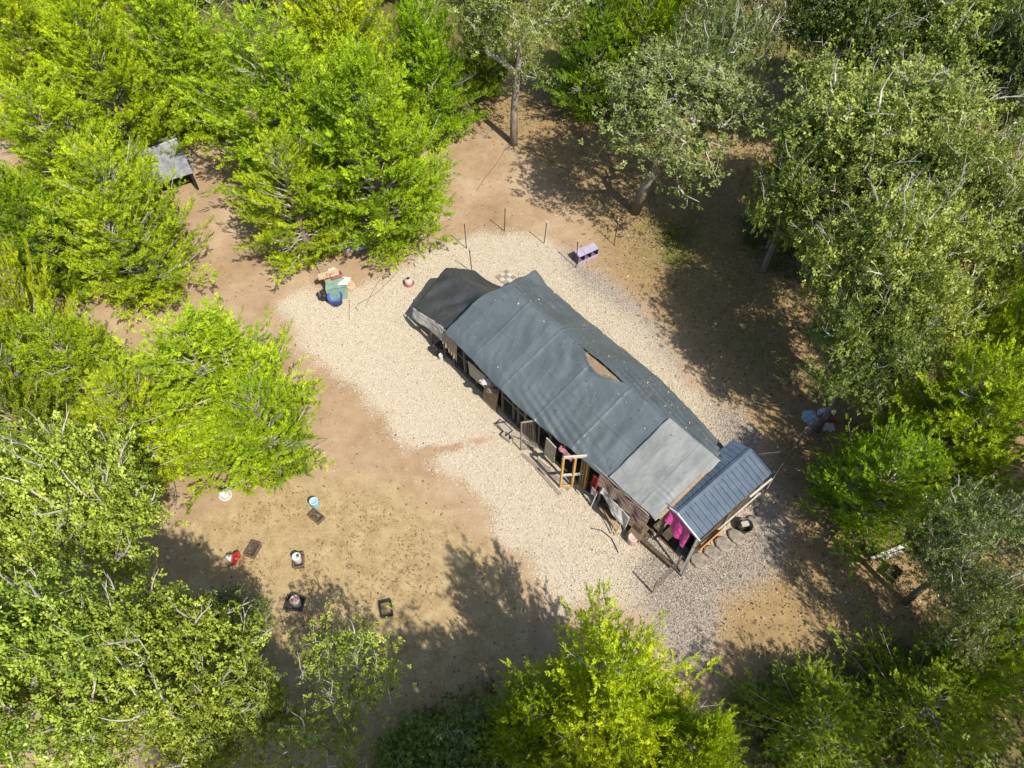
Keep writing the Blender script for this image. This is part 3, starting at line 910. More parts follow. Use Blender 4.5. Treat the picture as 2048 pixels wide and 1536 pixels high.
TREES = [
    ('jb', 555, 235, 4.0, 190, 8.6, LIME, "tall lime juniper just right of the small tin-roofed shed"),
    ('ja', 745, 308, 4.0, 172, 8.4, LIME, "broad lime juniper above the fence posts, its arms reaching over the bare dirt"),
    ('jc', 590, 405, 2.8, 130, 5.8, LIME, "juniper hanging over the white torn plastic, behind the rubbish pile"),
    ('ja', 690, 110, 4.5, 150, 9.0, YELL, "bright juniper at the top edge behind the broad lime one"),
    ('jb', 850, 120, 4.0, 115, 8.0, MIDG, "mid green juniper left of the white feeder under the trees"),
    ('jb', 345, 95, 4.2, 140, 8.5, LIME, "lime juniper directly behind the small tin-roofed shed"),
    ('ja', 215, 170, 4.0, 130, 8.0, YELL, "yellow-green juniper to the upper left of the tin-roofed shed"),
    ('jb', 70, 130, 4.0, 150, 8.5, YELL, "yellowest juniper in the top left corner of the photo"),
    ('jb', 130, 320, 3.6, 165, 7.2, LIME, "large lime juniper left of the tin-roofed shed"),
    ('jc', 250, 450, 3.0, 150, 6.5, (.95, .95, 1.15), "dull green juniper in front of the tin-roofed shed"),
    ('ja', 60, 460, 3.0, 110, 6.0, MIDG, "green juniper at the left edge above the small yellow one"),
    ('jd', 35, 590, 3.0, 88, 6.5, YELL, "small vivid yellow-green juniper cut by the left edge"),
    ('jd', 140, 725, 2.2, 115, 4.4, LIME, "low juniper left of the bare pinkish dirt gap"),
    ('jb', 432, 785, 3.0, 198, 6.6, LIME, "large lime juniper standing alone at the left rim of the wood chips"),
    ('jc', 280, 850, 2.6, 130, 5.0, LIME, "juniper adjoining the lone large lime one on its left"),
    ('jc', 530, 850, 2.4, 110, 4.8, (.95, .95, 1.1), "thin juniper with bare twigs facing the dirt yard above the pale blue bucket"),
    ('jc', 45, 850, 2.5, 110, 5.0, DULL, "dull thin juniper at the left edge above the pale oak"),
    ('jb', 1180, 70, 4.0, 105, 8.0, DARK, "dark juniper at the top behind the grey-trunked oak, to its right"),
    ('ja', 1290, 60, 4.0, 95, 8.4, MIDG, "green juniper at the top edge left of the grey twiggy oak"),
    ('jb', 965, 40, 4.0, 70, 7.5, DARK, "dark juniper behind the white feeder under the trees"),
    ('jb', 1900, 850, 3.4, 175, 7.0, LIME, "bright juniper at the right edge above the coop's wire fence end"),
    ('jd', 1770, 960, 2.4, 140, 4.8, MIDG, "shaded juniper beside the heap of plastic bags"),
    ('ja', 2000, 740, 3.4, 110, 7.2, LIME, "juniper cut by the right edge halfway down"),
    ('jb', 1215, 1405, 3.4, 205, 7.4, (1.08, 1.06, .9), "bright yellow-green juniper at the bottom centre, below the coop"),
    ('jd', 1060, 1440, 2.0, 110, 4.2, MIDG, "shaded juniper left of the bright one at the bottom centre"),
    ('ja', 1370, 1520, 3.0, 120, 6.2, LIME, "juniper right of the bright one at the bottom centre, cut by the edge"),
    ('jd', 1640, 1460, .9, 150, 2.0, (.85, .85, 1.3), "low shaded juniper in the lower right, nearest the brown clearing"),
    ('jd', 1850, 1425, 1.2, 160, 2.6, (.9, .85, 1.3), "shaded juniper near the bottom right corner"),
    ('jd', 1990, 1300, 2.2, 120, 4.6, MIDG, "juniper cut by the right edge near the bottom right corner"),
    ('ja', 2015, 570, 3.5, 85, 7.4, LIME, "narrow lime juniper at the right edge beside the biggest oak"),
    ('oc', 500, 25, 4.5, 90, 8.0, OAKG, "grey half-bare oak among the junipers at the top left"),
    ('oc', 1485, 70, 4.8, 110, 9.0, OAKG, "grey sparse oak with many bare twigs at the top right of centre"),
    ('oa', 1690, 90, 5.0, 130, 9.0, OAKD, "dark oak at the top edge right of the sparse grey one"),
    ('ob', 1870, 100, 5.0, 170, 9.0, OAK, "wide oak in the top right corner"),
    ('oa', 1740, 330, 4.8, 195, 8.6, OAKR, "biggest oak on the right, pale sunlit crown above the wire fence"),
    ('ob', 1590, 375, 4.2, 100, 7.0, OAK, "oak whose crown covers the wire fence posts on the right"),
    ('ob', 1900, 470, 4.6, 140, 8.2, OAKR, "sunlit oak between the biggest oak and the narrow lime juniper"),
    ('oa', 1760, 600, 4.4, 165, 8.0, OAKR, "sunlit oak reaching down over the brown slope east of the coop"),
    ('oa', 1715, 730, 3.6, 105, 6.6, OAKR, "low sunlit oak above the heap of bags at the fence end"),
    ('oc', 1420, 180, 4.5, 110, 8.4, OAKD, "dim twiggy oak behind the leaning oak"),
    ('ob', 150, 1075, 4.4, 165, 8.0, OAKL, "pale oak at the left edge whose shadow falls by the red feeder"),
    ('oa', 115, 1400, 5.0, 200, 8.6, OAKL, "large pale oak in the bottom left corner"),
    ('ob', 345, 1385, 4.4, 165, 7.8, OAKL, "spreading oak at the bottom left with bare grey limbs showing"),
    ('ob', 490, 1440, 3.2, 96, 5.2, OAKL, "pale oak at the bottom edge left of the sparse forked one"),
    ('of', 708, 1345, 2.7, 100, 4.7, OAKL, "slender sparse oak standing by itself below the empty crate frame"),
    ('of', 655, 1505, 3.0, 105, 5.2, OAKL, "sparse oak with a bare forked limb at the bottom edge"),
    ('ob', 470, 1252, 1.3, 74, 2.7, OAKD, "dense dark leafy shrub left of the black tray with a bucket"),
    ('oc', 1930, 1110, 3.4, 125, 6.0, OAKG, "grey twiggy oak at the right edge beside the white planks"),
    ('oc', 1930, 1240, 3.0, 90, 5.4, OAKG, "small twiggy oak with bare curved limbs under the white planks"),
    ('od', 945, 1505, .7, 75, 1.5, OAK, "low leafy shrub at the bottom edge left of the bright juniper"),
    ('jd', 225, 335, 2.6, 72, 4.6, LIME, "small lime juniper overlapping the left side of the small tin-roofed shed"),
    ('jd', 10, 720, 2.4, 85, 5.0, LIME, "juniper at the left edge beside the low one by the dirt gap"),
    ('oa', 2045, 190, 5.0, 110, 9.0, OAKD, "dark oak cut by the right edge below the wide corner oak"),
    ('od', 830, 1525, .8, 70, 1.5, OAK, "small leafy shrub at the bottom edge in the big shadow"),
]
for a in TREES:
    tp(*a)
b = gp(1027, 288)
tree('oe', b, 2.3, 9.0, OAK, "slim oak with a straight bare grey trunk above the fence posts", GO, (R(-3), R(1)))
b = gp(1270, 425)
tree('oe', b, 2.8, 7.6, OAKG, "oak leaning right with its dark trunk foot at the fence corner", GO, (R(5), R(9)))
# trees round the frame that shade the yard and close the wood
for i, (pk, x, y, rm, h, col, lab) in enumerate([
    ('oa', -2.2, -2.6, 2.8, 11.0, OAK, "oak just outside the bottom of the photo, shading the dirt yard"),
    ('ob', 1.3, -2.3, 3.2, 11.5, OAK, "oak outside the bottom edge, shading the yard by the open crate frame"),
    ('oc', 6.6, -2.6, 2.6, 9.0, OAK, "sparse oak outside the bottom edge below the bright juniper"),
    ('oc', 9.5, -0.6, 2.8, 8.4, OAK, "oak outside the bottom right, shading the brown clearing"),
    ('oc', 13.6, 0.2, 2.8, 8.6, OAK, "oak outside the bottom right corner"),
    ('jb', 16.5, 4.2, 2.8, 7.6, LIME, "juniper outside the right edge near the bottom"),
    ('ob', 17.6, 8.6, 3.0, 8.4, OAK, "oak outside the right edge near the twiggy oaks"),
    ('ja', 21.5, 14.0, 3.0, 8.0, LIME, "juniper outside the right edge halfway down"),
    ('oa', 25.0, 21.0, 3.4, 8.8, OAK, "oak outside the right edge near the top"),
    ('jb', -18.0, 9.0, 3.0, 7.0, LIME, "juniper outside the left edge"),
    ('oa', -14.5, 4.0, 3.2, 8.4, OAKL, "oak outside the bottom left corner"),
    ('ja', -23.0, 18.0, 3.2, 8.0, LIME, "juniper outside the left edge near the top"),
    ('jb', -30.0, 38.0, 3.6, 8.6, LIME, "juniper outside the top left corner"),
    ('jb', -24.0, 41.0, 3.6, 8.6, YELL, "juniper at the top edge, second from the left corner"),
    ('ja', -18.5, 45.0, 3.6, 8.8, LIME, "juniper at the top edge behind the tin-roofed shed's junipers"),
    ('jb', -12.5, 43.5, 3.4, 8.8, LIME, "juniper at the top edge left of the grey half-bare oak"),
    ('ja', -6.5, 45.5, 3.4, 8.8, MIDG, "juniper at the top edge right of the grey half-bare oak"),
    ('jb', -1.0, 44.5, 3.2, 8.8, DARK, "dark juniper at the top edge behind the slim oak, to its left"),
    ('oa', 4.0, 46.0, 3.4, 9.0, OAKD, "dark oak at the top edge behind the slim oak"),
    ('jb', 9.5, 44.0, 3.4, 8.6, DARK, "dark juniper at the top edge left of the sparse grey oak"),
    ('ob', 15.5, 46.0, 3.6, 9.0, OAKD, "dark oak at the top edge behind the sparse grey oak"),
    ('oa', 22.0, 44.0, 3.8, 9.0, OAK, "oak at the top edge left of the wide corner oak"),
    ('jb', 16.5, 33.0, 3.0, 7.0, DARK, "dark juniper in the shade above the biggest oak"),
    ('jb', -27.0, 47.5, 3.6, 9.0, YELL, "juniper far beyond the top left corner"),
    ('ja', -9.5, 49.0, 3.4, 9.0, MIDG, "far juniper behind the grey half-bare oak"),
    ('jb', 1.5, 50.0, 3.4, 9.0, DARK, "far dark juniper in line with the slim oak"),
    ('oa', 12.5, 50.5, 3.6, 9.0, OAKD, "far dark oak in line with the leaning oak"),
    ('ob', 19.0, 50.0, 3.6, 9.0, OAKD, "far dark oak in line with the wide corner oak's left side"),
    ('jb', 21.5, 36.0, 3.0, 7.0, DARK, "dark juniper in the shade under the wide corner oak"),
    ('ob', 29.0, 40.0, 3.8, 9.0, OAK, "oak beyond the top right corner"),
]):
    tree(pk, (x, y), rm, h, col, lab, GJ if pk[0] == 'j' else GO)

# weeds and grass tufts under the trees
def weeds(name, n, polys, size, col, label, seed, mat):
    g = np.random.default_rng(seed)
    P = []
    for poly in polys:
        a = np.array(poly)
        lo, hi = a.min(0), a.max(0)
        X = g.uniform(lo[0], hi[0], n)
        Y = g.uniform(lo[1], hi[1], n)
        sd = poly_sd(X, Y, poly)
        lump = np.array([noise.noise(Vector((x * .8, y * .8, seed))) for x, y in zip(X, Y)])
        k = (g.uniform(0, 1.6, n) < sd) & (lump > -0.02 + g.uniform(-.25, .25, n))
        P.append(np.stack([X[k], Y[k], g.uniform(.02, .16, k.sum())], 1))
    P = np.concatenate(P)
    D = g.normal(0, 1, (len(P), 3)) * np.array([1, 1, .3]) + np.array([0, 0, .9])
    tv, tf = rosette_template(900 + seed, 7, .16)
    me = instance(tv, tf, P, D, size * g.uniform(.6, 1.3, len(P)), g.uniform(0, 6.28, len(P)), g.uniform(0, 1, len(P)), name, mat)
    o = put(name, me)
    o['kind'] = 'stuff'
    o['label'] = label
    o.color = (*col, 1)
weeds("ground_cover", 4200, [GREENS[1], GREENS[2], GREENS[3], GREENS[4], GREENS[5]], 0.13, (1, 1, 1), "low green weeds covering the ground under the right-hand trees", 3, M['weed'])
MORE = pxpoly([(1500, 560), (1640, 690), (1700, 820), (1850, 900), (2150, 800), (2150, 250), (1750, 200), (1450, 330)])
weeds("undergrowth", 3600, [MORE, pxpoly([(1150, 60), (1420, 20), (1480, 260), (1240, 180)])], 0.2, (.95, 1.05, .9), "leafy undergrowth between the right-hand oaks", 8, M['weed'])
weeds("dry_grass", 9000, [DRY, OLIVE], 0.045, (1, 1, 1), "short dry yellowish grass on the dirt yard", 9, M['dry_grass'])
weeds("grass_patch", 900, [GREENS[0]], 0.11, (1.5, 1.35, .7), "yellow-green grass patch east of the leaning oak's foot", 5, M['weed'])

# ------------------------------------------------------------------ the coop
CO = Vector((-2.32, 16.28, 0))
CA = R(-49.5)
coop = empty("chicken_coop", CO, CA, "long timber and wire chicken coop with open doors under the tarps", "chicken coop")
CM = Matrix.Translation(CO) @ Matrix.Rotation(CA, 4, 'Z')
CMI = CM.inverted()
def lw(u, w, z=0.0):
    return CM @ Vector((u, w, z))
def cl(px, py, z=0.0):
    return CMI @ gp(px, py, z)
def part(mb, name, mat, smooth=False, parent=None):
    return mb.build(name, mat, parent or coop, smooth)

W_EAVE, E_EAVE, RIDGE = 1.86, 1.62, 2.84
for u in (-2.0, -1.2, -0.4, 0.15, 0.8, 1.45, 2.05, 2.9, 3.45, 3.72, 4.1, 4.5, 5.3, 5.95, 6.75, 7.6, 8.45, 9.35):
    h = W_EAVE - 0.1 if u > -0.1 else 1.1 + 0.22 * (u + 2)
    part(MB().box((u, 0.16 + random.uniform(-.02, .02), h / 2), (0.075, 0.06, h), random.uniform(-.1, .1)), "post", M['wood_grey'])
for u in (-2.0, -0.6, 0.4, 1.7, 3.0, 4.3, 5.6, 6.9, 8.2, 9.3):
    h = E_EAVE - 0.3 if u > 0 else 1.0
    w = 4.08 - .02 * u if u > 0 else 3.0
    part(MB().box((u, w, h / 2), (0.08, 0.08, h)), "post", M['wood_grey'])
for u in (0.5, 3.2, 6.0, 8.8):
    part(MB().box((u, 2.5, (RIDGE - .4) / 2), (0.09, 0.09, RIDGE - .4)), "post", M['wood_dark'])
part(MB().bar((0, .16, W_EAVE - .08), (9.4, .2, W_EAVE - .08), .05, .10), "eave_beam", M['wood_grey'])
part(MB().bar((0, 4.1, E_EAVE - .28), (8.8, 3.9, E_EAVE - .28), .05, .10), "eave_beam", M['wood_grey'])
part(MB().bar((0.5, 2.5, RIDGE - .36), (9.5, 2.5, RIDGE - .36), .06, .12), "ridge_beam", M['wood_grey'])
for u in np.arange(0.6, 9.5, 1.1):
    part(MB().bar((u, .24, W_EAVE - .20), (u, 2.46, RIDGE - .33), .05, .07), "rafter", M['wood_grey'])
    part(MB().bar((u, 2.54, RIDGE - .33), (u, 3.8, E_EAVE + .02), .05, .07), "rafter", M['wood_grey'])
part(MB().slab([(4.05, 1.9, 2.49), (6.2, 1.9, 2.49), (6.2, 2.5, 2.69), (4.05, 2.5, 2.69)], .02).slab([(4.05, 2.502, 2.688), (6.2, 2.502, 2.688), (6.2, 3.0, 2.40), (4.05, 3.0, 2.40)], .02), "roof_board", M['wood_brown'])
for a, b2 in ((0.2, 2.0), (3.0, 4.45), (5.3, 6.2)):
    part(MB().box(((a + b2) / 2, .14, .09), (b2 - a, .05, .18)), "sill_board", M['wood_dark'])
part(MB().box((9.1, .24, .10), (2.9, .13, .2), R(3)), "sill_beam", M['wood_dark'])
part(MB().box((8.2, .02, .05), (0.95, .16, .09), R(-6)), "sill_beam", M['plywood'])
for a, b2, z in ((0.15, 1.45, .95), (2.9, 4.5, 1.0), (4.5, 5.3, 1.35), (0.15, 4.5, 1.5)):
    part(MB().bar((a, .13, z), (b2, .13, z), .035, .06), "rail", M['wood_grey'])
# back wall of boards, closes the far side
for i, u in enumerate(np.arange(0.25, 9.3, 0.62)):
    part(MB().box((u, 4.02 - .02 * (i % 2) - u * .02, .62), (.58, .02, 1.2)), "wall_board", M['wood_dark'])
part(MB().box((4.2, 2.15, .006), (10.6, 3.9, .03)), "bedding", M['dark_soil'])
for w in (1.4, 2.0, 3.2):
    part(MB().tube([(1.0, w, .8), (8.8, w, .85)], .03, 6), "roost_bar", M['wood_grey'])
for u in (3.0, 5.2, 7.4):
    part(MB().box((u, 3.7, .55), (1.2, .5, .5)), "nest_box", M['wood_dark'])

def wire_mesh(mb, p0, p1, h, sp=0.15, z0=0.02, r=.0028, hs=None, sag=0):
    p0, p1 = Vector(p0), Vector(p1)
    L = (p1 - p0).length
    n = max(1, int(L / sp))
    for i in range(n + 1):
        p = p0.lerp(p1, i / n)
        mb.tube([p + Vector((0, 0, z0)), p + Vector((0, 0, z0 + h))], r, 3, False)
    m = max(1, int(h / (hs or sp)))
    for j in range(m + 1):
        z = z0 + h * j / m
        mb.tube([p0 + Vector((0, 0, z)), p1 + Vector((0, 0, z))], r, 3, False)
wm = MB()
wire_mesh(wm, (0.15, .12, 0), (1.45, .12, 0), 1.7, .10)
wire_mesh(wm, (2.9, .12, 0), (4.5, .12, 0), 1.7, .10)
part(wm, "wire_mesh", M['wire'])['kind'] = 'stuff'

# doors and panels along the front
p = MB().box((1.62, .085, .86), (.95, .02, .75), Matrix.Rotation(R(-4), 3, 'Y'))
part(p, "pale_panel", M['pale_board'])
d = part(MB().box((2.42, .02, .62), (.72, .025, 1.18), Matrix.Rotation(R(-9), 3, 'X')), "plywood_door", M['plywood'])
part(MB().bar((2.10, -.06, .06), (2.10, .13, 1.2), .05, .03), "door_edge", M['wood_yellow'], parent=d)
# wire gate standing open
g0, g1 = Vector((4.82, .10, 0)), Vector((4.52, -.42, 0))
gate = part(MB().bar(g0 + Vector((0, 0, .06)), g1 + Vector((0, 0, .06)), .04).bar(g0 + Vector((0, 0, 1.68)), g1 + Vector((0, 0, 1.68)), .04).bar(g0 + Vector((0, 0, .04)), g0 + Vector((0, 0, 1.70)), .04).bar(g1 + Vector((0, 0, .04)), g1 + Vector((0, 0, 1.70)), .04).bar(g0 + Vector((0, 0, .1)), g1 + Vector((0, 0, 1.1)), .02), "wire_gate", M['wood_grey'])
wm = MB()
wire_mesh(wm, g0, g1, 1.6, .06, .06)
part(wm, "wire_mesh", M['wire'], parent=gate)['kind'] = 'stuff'
# tan door leaf
tdr = part(MB().box((5.6, -.13, 1.02), (.46, .025, 1.35), Matrix.Rotation(R(6), 3, 'X') @ Matrix.Rotation(R(8), 3, 'Y')), "tan_door", M['pale_board'])
part(MB().box((5.53, -.10, 1.0), (.42, .02, .05), Matrix.Rotation(R(6), 3, 'X')), "door_rail", M['wood_grey'], parent=tdr)
# yellow timber door frame standing open
h0, h1 = Vector((6.82, .22, 0)), Vector((6.40, -.36, 0))
yd = part(MB().bar(h1 + Vector((0, 0, .03)), h1 + Vector((0, 0, 1.83)), .085, .05), "timber_door", M['wood_yellow'])
mid = h0.lerp(h1, .48)
part(MB().bar(mid + Vector((0, 0, .03)), mid + Vector((0, 0, 1.78)), .085, .05), "stile", M['wood_yellow'], parent=yd)
part(MB().bar(h0 + Vector((0, 0, .03)), h0 + Vector((0, 0, 1.83)), .085, .05), "stile", M['wood_yellow'], parent=yd)
part(MB().bar(h0 + Vector((0, 0, 1.86)), h1 + Vector((0, 0, 1.86)), .06, .09), "top_rail", M['pale_board'], parent=yd)
part(MB().bar(h0 + Vector((0, 0, .78)), h1 + Vector((0, 0, .78)), .05, .08), "middle_rail", M['pale_board'], parent=yd)
part(MB().bar(h0 + Vector((0, 0, .06)), h1 + Vector((0, 0, .06)), .05, .08), "bottom_rail", M['wood_yellow'], parent=yd)
part(MB().bar((6.95, .2, 0), (6.95, .2, 1.8), .10, .06), "door_post", M['wood_yellow'])

# metal roofed end bay
RW0, RW1 = 0.72, 3.95
PK, PL, PE = (9.96, 2.18), (9.36, 2.04), (10.83, 1.86)
def ribbed(a, b2, w0, w1, name):
    """one ribbed sheet from the ridge a=(u,z) down to b2"""
    bm = MB()
    prof = []
    n = int(round((w1 - w0) / 0.205))
    for i in range(n):
        s = w0 + (w1 - w0) * i / n
        e = (w1 - w0) / n
        prof += [(s, 0.028), (s + .022, 0.028), (s + .04, 0), (s + e * .5 - .012, 0), (s + e * .5, .007), (s + e * .5 + .012, 0), (s + e - .018, 0)]
    prof.append((w1, 0.0))
    dx, dz = b2[0] - a[0], b2[1] - a[1]
    L = math.hypot(dx, dz)
    nx_, nz_ = -dz / L, dx / L
    if nz_ < 0:
        nx_, nz_ = -nx_, -nz_
    rows = []
    for f in (0, .5, 1):
        rows.append([bm.bm.verts.new((a[0] + dx * f + nx_ * hh, w, a[1] + dz * f + nz_ * hh)) for w, hh in prof])
    for r0, r1 in zip(rows, rows[1:]):
        for i in range(len(prof) - 1):
            bm.bm.faces.new((r0[i], r0[i + 1], r1[i + 1], r1[i]))
    return part(bm, name, M['metal_roof'])
edges = np.linspace(RW0, RW1, 5)
for i in range(4):
    ribbed((PK[0] + .02, PK[1]), PE, edges[i], edges[i + 1] + (.014 if i < 3 else 0), "roof_sheet")
    ribbed((PK[0] - .02, PK[1]), PL, edges[i], edges[i + 1] + (.014 if i < 3 else 0), "roof_sheet")
part(MB().slab([(PK[0] - .09, RW0 - .03, PK[1] + .012), (PK[0], RW0 - .03, PK[1] + .05), (PK[0], RW1, PK[1] + .05), (PK[0] - .09, RW1, PK[1] + .012)], .004).slab([(PK[0], RW0 - .03, PK[1] + .05), (PK[0] + .09, RW0 - .03, PK[1] + .012), (PK[0] + .09, RW1, PK[1] + .012), (PK[0], RW1, PK[1] + .05)], .004), "ridge_cap", M['metal_roof'])
part(MB().bar((PK[0], RW0 - .05, PK[1] + .02), (PE[0] + .04, RW0 - .05, PE[1] + .02), .045, .07), "rake_trim", M['trim'])
part(MB().bar((PK[0], RW0 - .05, PK[1] + .02), (9.70, RW0 - .05, PK[1] - .04), .045, .07), "rake_trim", M['trim'])
part(MB().bar((PK[0], RW1 + .03, PK[1] - .02), (PE[0], RW1 + .03, PE[1] - .02), .03, .06), "rake_trim", M['metal_roof'])
for (u, w, h) in ((9.6, .85, 2.05), (10.75, .80, 1.78), (9.6, 3.8, 2.05), (10.75, 3.8, 1.78), (10.75, 2.3, 1.78)):
    part(MB().box((u, w, h / 2), (.085, .085, h)), "post", M['wood_grey'])
part(MB().bar((10.95, .58, 1.62), (10.97, 1.45, 1.68), .035, .27, R(35)), "fascia_board", M['wood_orange'])
part(MB().bar((10.80, 1.5, 1.77), (10.82, 3.9, 1.77), .03, .08), "fascia_board", M['wood_dark'])
part(MB().bar((10.93, .75, 1.62), (11.0, 3.3, 1.70), .035, .05), "rail", M['pale_board'])
part(MB().bar((10.90, 2.9, 1.78), (10.95, 3.85, 1.84), .05, .06), "rail", M['pale_board'])
part(MB().bar((9.66, .30, 1.93), (9.72, 2.46, 2.83), .10, .02), "edge_board", M['plywood'])
part(MB().bar((10.80, .66, 1.86), (10.86, .42, .05), .05, .05), "corner_pole", M['trim'])
part(MB().box((10.72, 2.3, .5), (.02, 3.0, .95)), "wall_board", M['wood_dark'])
part(MB().box((10.15, 2.3, .02), (1.2, 3.1, .04)), "bedding", M['dark_soil'])

# ------------------------------------------------------------------ tarps and cloths (each lies on or hangs from the coop)
def interp(x, xs, ys):
    return float(np.interp(x, xs, ys))
def sheet(name, nu, nv, fn, mat, label, cat, thick=0.006, hole=None, local=True, smooth=True):
    """cloth surface fn(s,t)->(u,w,z) in the coop's axes"""
    S, Tt = np.meshgrid(np.linspace(0, 1, nu), np.linspace(0, 1, nv), indexing='ij')
    V = np.array([fn(s, t) for s, t in zip(S.ravel(), Tt.ravel())])
    idn = np.arange(nu * nv).reshape(nu, nv)
    F = np.stack([idn[:-1, :-1].ravel(), idn[1:, :-1].ravel(), idn[1:, 1:].ravel(), idn[:-1, 1:].ravel()], 1)
    if hole is not None:
        cen = V[F].mean(1)
        F = F[[not hole(*c) for c in cen]]
    me = np_mesh(name, V, F, mat, smooth=smooth)
    o = put(name, me)
    o.matrix_world = CM.copy()
    md = o.modifiers.new("thickness", 'SOLIDIFY')
    md.thickness = thick
    md.offset = -1
    tag(o, label, cat)
    return o

def nz(x, y, z=0.0):
    return noise.noise(Vector((x, y, z)))
def crease(x, x0, w):
    return math.exp(-((x - x0) / w) ** 2)

WE_U, WE_W = [0, 1.6, 3.14, 4.59, 6.0, 7.44, 8.0, 9.5], [-.02, -.06, -.14, -.12, 0.0, .12, .2, .24]
EE_U, EE_W = [-.15, 2.4, 5.6, 8.2, 9.5], [4.40, 4.33, 4.36, 4.10, 3.95]
def main_tarp(s, t):
    u = s * 9.52
    w0, w1 = interp(u, WE_U, WE_W), interp(u, EE_U, EE_W)
    u += (1 - s) ** 6 * (0.42 * crease(t, .58, .14) - .12 * t)
    tr_ = 0.575
    if t < tr_:
        k = t / tr_
        w = w0 + (2.5 - w0) * k
        z = W_EAVE + (RIDGE - W_EAVE) * k
        span = 1 - k
    else:
        k = (t - tr_) / (1 - tr_)
        w = 2.5 + (w1 - 2.5) * k
        z = RIDGE - (RIDGE - E_EAVE) * k
        span = k
    # soft ridge, sag between rafters, drooping hem
    z -= 0.07 * math.exp(-(abs(t - tr_) / .035) ** 2)
    kk = 4 * k * (1 - k)
    raf = abs(math.sin(math.pi * (u - .6) / 1.1))
    z -= kk * (0.02 + 0.035 * raf)
    hem = max(0, 1 - t / .07) if t < tr_ else max(0, 1 - (1 - t) / .05)
    z -= 0.10 * hem ** 2 * (1 + .8 * nz(u * 1.7, 3.1))
    # folds and wrinkles
    z += .018 * crease(w, 1.25, .035) + .012 * crease(w, .62, .03)
    for u0 in (1.55, 3.15, 4.75, 6.3):
        z += .016 * crease(u, u0, .035)
    z += .028 * nz(u * .7, w * 1.1, 2) + .016 * nz(u * 1.5 + w, w * 1.6, 7)
    wr = .5 + .5 * nz(u * .5, w * .8, 11)
    z += .012 * wr * nz(u * 7 + w * 2.2, w * 1.5, 5)
    d = u * .8 + w * .55
    z += .030 * max(0, nz(u * .6, w * .7, 21)) * math.sin(d * 11 + 4 * nz(u, w, 3))
    # tight pulls near the low front hem and near the north corner
    z += .03 * math.exp(-((u - 5.2) / 1.4) ** 2) * math.exp(-(w / .7) ** 2) * math.sin(w * 26 + u * 5)
    z += .035 * math.exp(-((u - .5) / .35) ** 2 - ((w - 2.6) / .5) ** 2) * math.sin(w * 22)
    z += .05 * math.exp(-((u - 7.2) / 1.6) ** 2 - ((w - 3.0) / .5) ** 2) * math.sin((w * 1.0 + u * .25) * 20)
    z += .05 * math.exp(-((u - 1.7) / .7) ** 2 - ((w - 3.4) / .4) ** 2) * math.sin((w + u * .12) * 14)
    zone = (max(0, nz(u * .55, w * .9, 41)) * 1.6 + 1.2 * math.exp(-((u - 4.9 - .7 * (1.5 - w)) / .8) ** 2 - ((w - 1.5) / .7) ** 2)
            + math.exp(-((w - .3) / .3) ** 2) + .8 * math.exp(-((w - 2.9) / .5) ** 2))
    q_ = (u * .55 + w) * 17 + 5 * nz(u * 1.1, w * 1.1, 52)
    z += .011 * zone * (abs(math.sin(q_ * .5)) ** .5 - .6)
    z += .006 * zone * nz(u * 15, w * 9, 13)
    w += .015 * nz(u * 3, t * 4, 9)
    cor = math.exp(-(s / .045) ** 2) * math.exp(-((1 - t) / .10) ** 2)
    z += .30 * cor
    u -= .06 * cor
    # the grey cover at the south end presses it down, its end is gathered
    if s > .8 and t > tr_:
        e = (s - .8) / .2
        z -= .22 * e * k
        z += .07 * e * math.sin(w * 17 + u * 2) * (1 - .5 * k)
    lift = math.exp(-((w - 2.42) / .22) ** 2) * math.exp(-((u - 5.1) / .9) ** 2)
    z += .05 * lift
    if 4.15 < u < 6.05:
        kq = math.sin(math.pi * (u - 4.15) / 1.9)
        z += .07 * kq * math.exp(-((w - (2.52 - .17 * kq - .20 * kq ** 1.1)) / .06) ** 2)
    return (u, w, z)
def slit(u, w, z):
    if not (4.15 < u < 6.05):
        return False
    k = (u - 4.15) / 1.9
    half = .20 * math.sin(math.pi * k) ** 1.1
    return abs(w - (2.52 - .17 * math.sin(math.pi * k))) < half
sheet("main_tarp", 360, 200, main_tarp, M['tarp'], "big grey-green tarp with a slit along its ridge, covering the coop", "tarp", .008, slit)

def grey_tarp(s, t):
    u = 7.78 + s * 1.86 + .05 * t + .10 * s * t
    w = .20 + t * 2.36 - .0 * s
    x = main_tarp(min(1, (u) / 9.52), min(.575, .575 * (w - .2) / 2.3 + .0))
    z = W_EAVE + (RIDGE - W_EAVE) * min(1, (w - .2) / 2.3) + .03
    z -= .05 * math.exp(-((w - 2.55) / .12) ** 2)
    z += .03 * nz(u * 1.2, w * 1.1, 33) + .012 * nz(u * 5, w * 4, 2) + .006 * nz(u * 14, w * 5, 6)
    z -= .03 * abs(math.sin(math.pi * (u - .6) / 1.1)) * 4 * t * (1 - t)
    z += .014 * crease(u, 9.05, .02) - .03 * max(0, (u - 9.45)) * (1 + nz(w * 3, 1))
    z += .02 * math.exp(-((w - .9) / .2) ** 2 - ((u - 9.3) / .25) ** 2) * math.sin(w * 40)
    return (u + .05 * nz(w * 2.5, 4) * (s - .3), w + .06 * nz(u * 2.1, 8) * (1 - t) ** 3, z)
sheet("grey_tarp", 70, 90, grey_tarp, M['light_tarp'], "light grey cover lying over the south end of the big tarp", "tarp", .012)

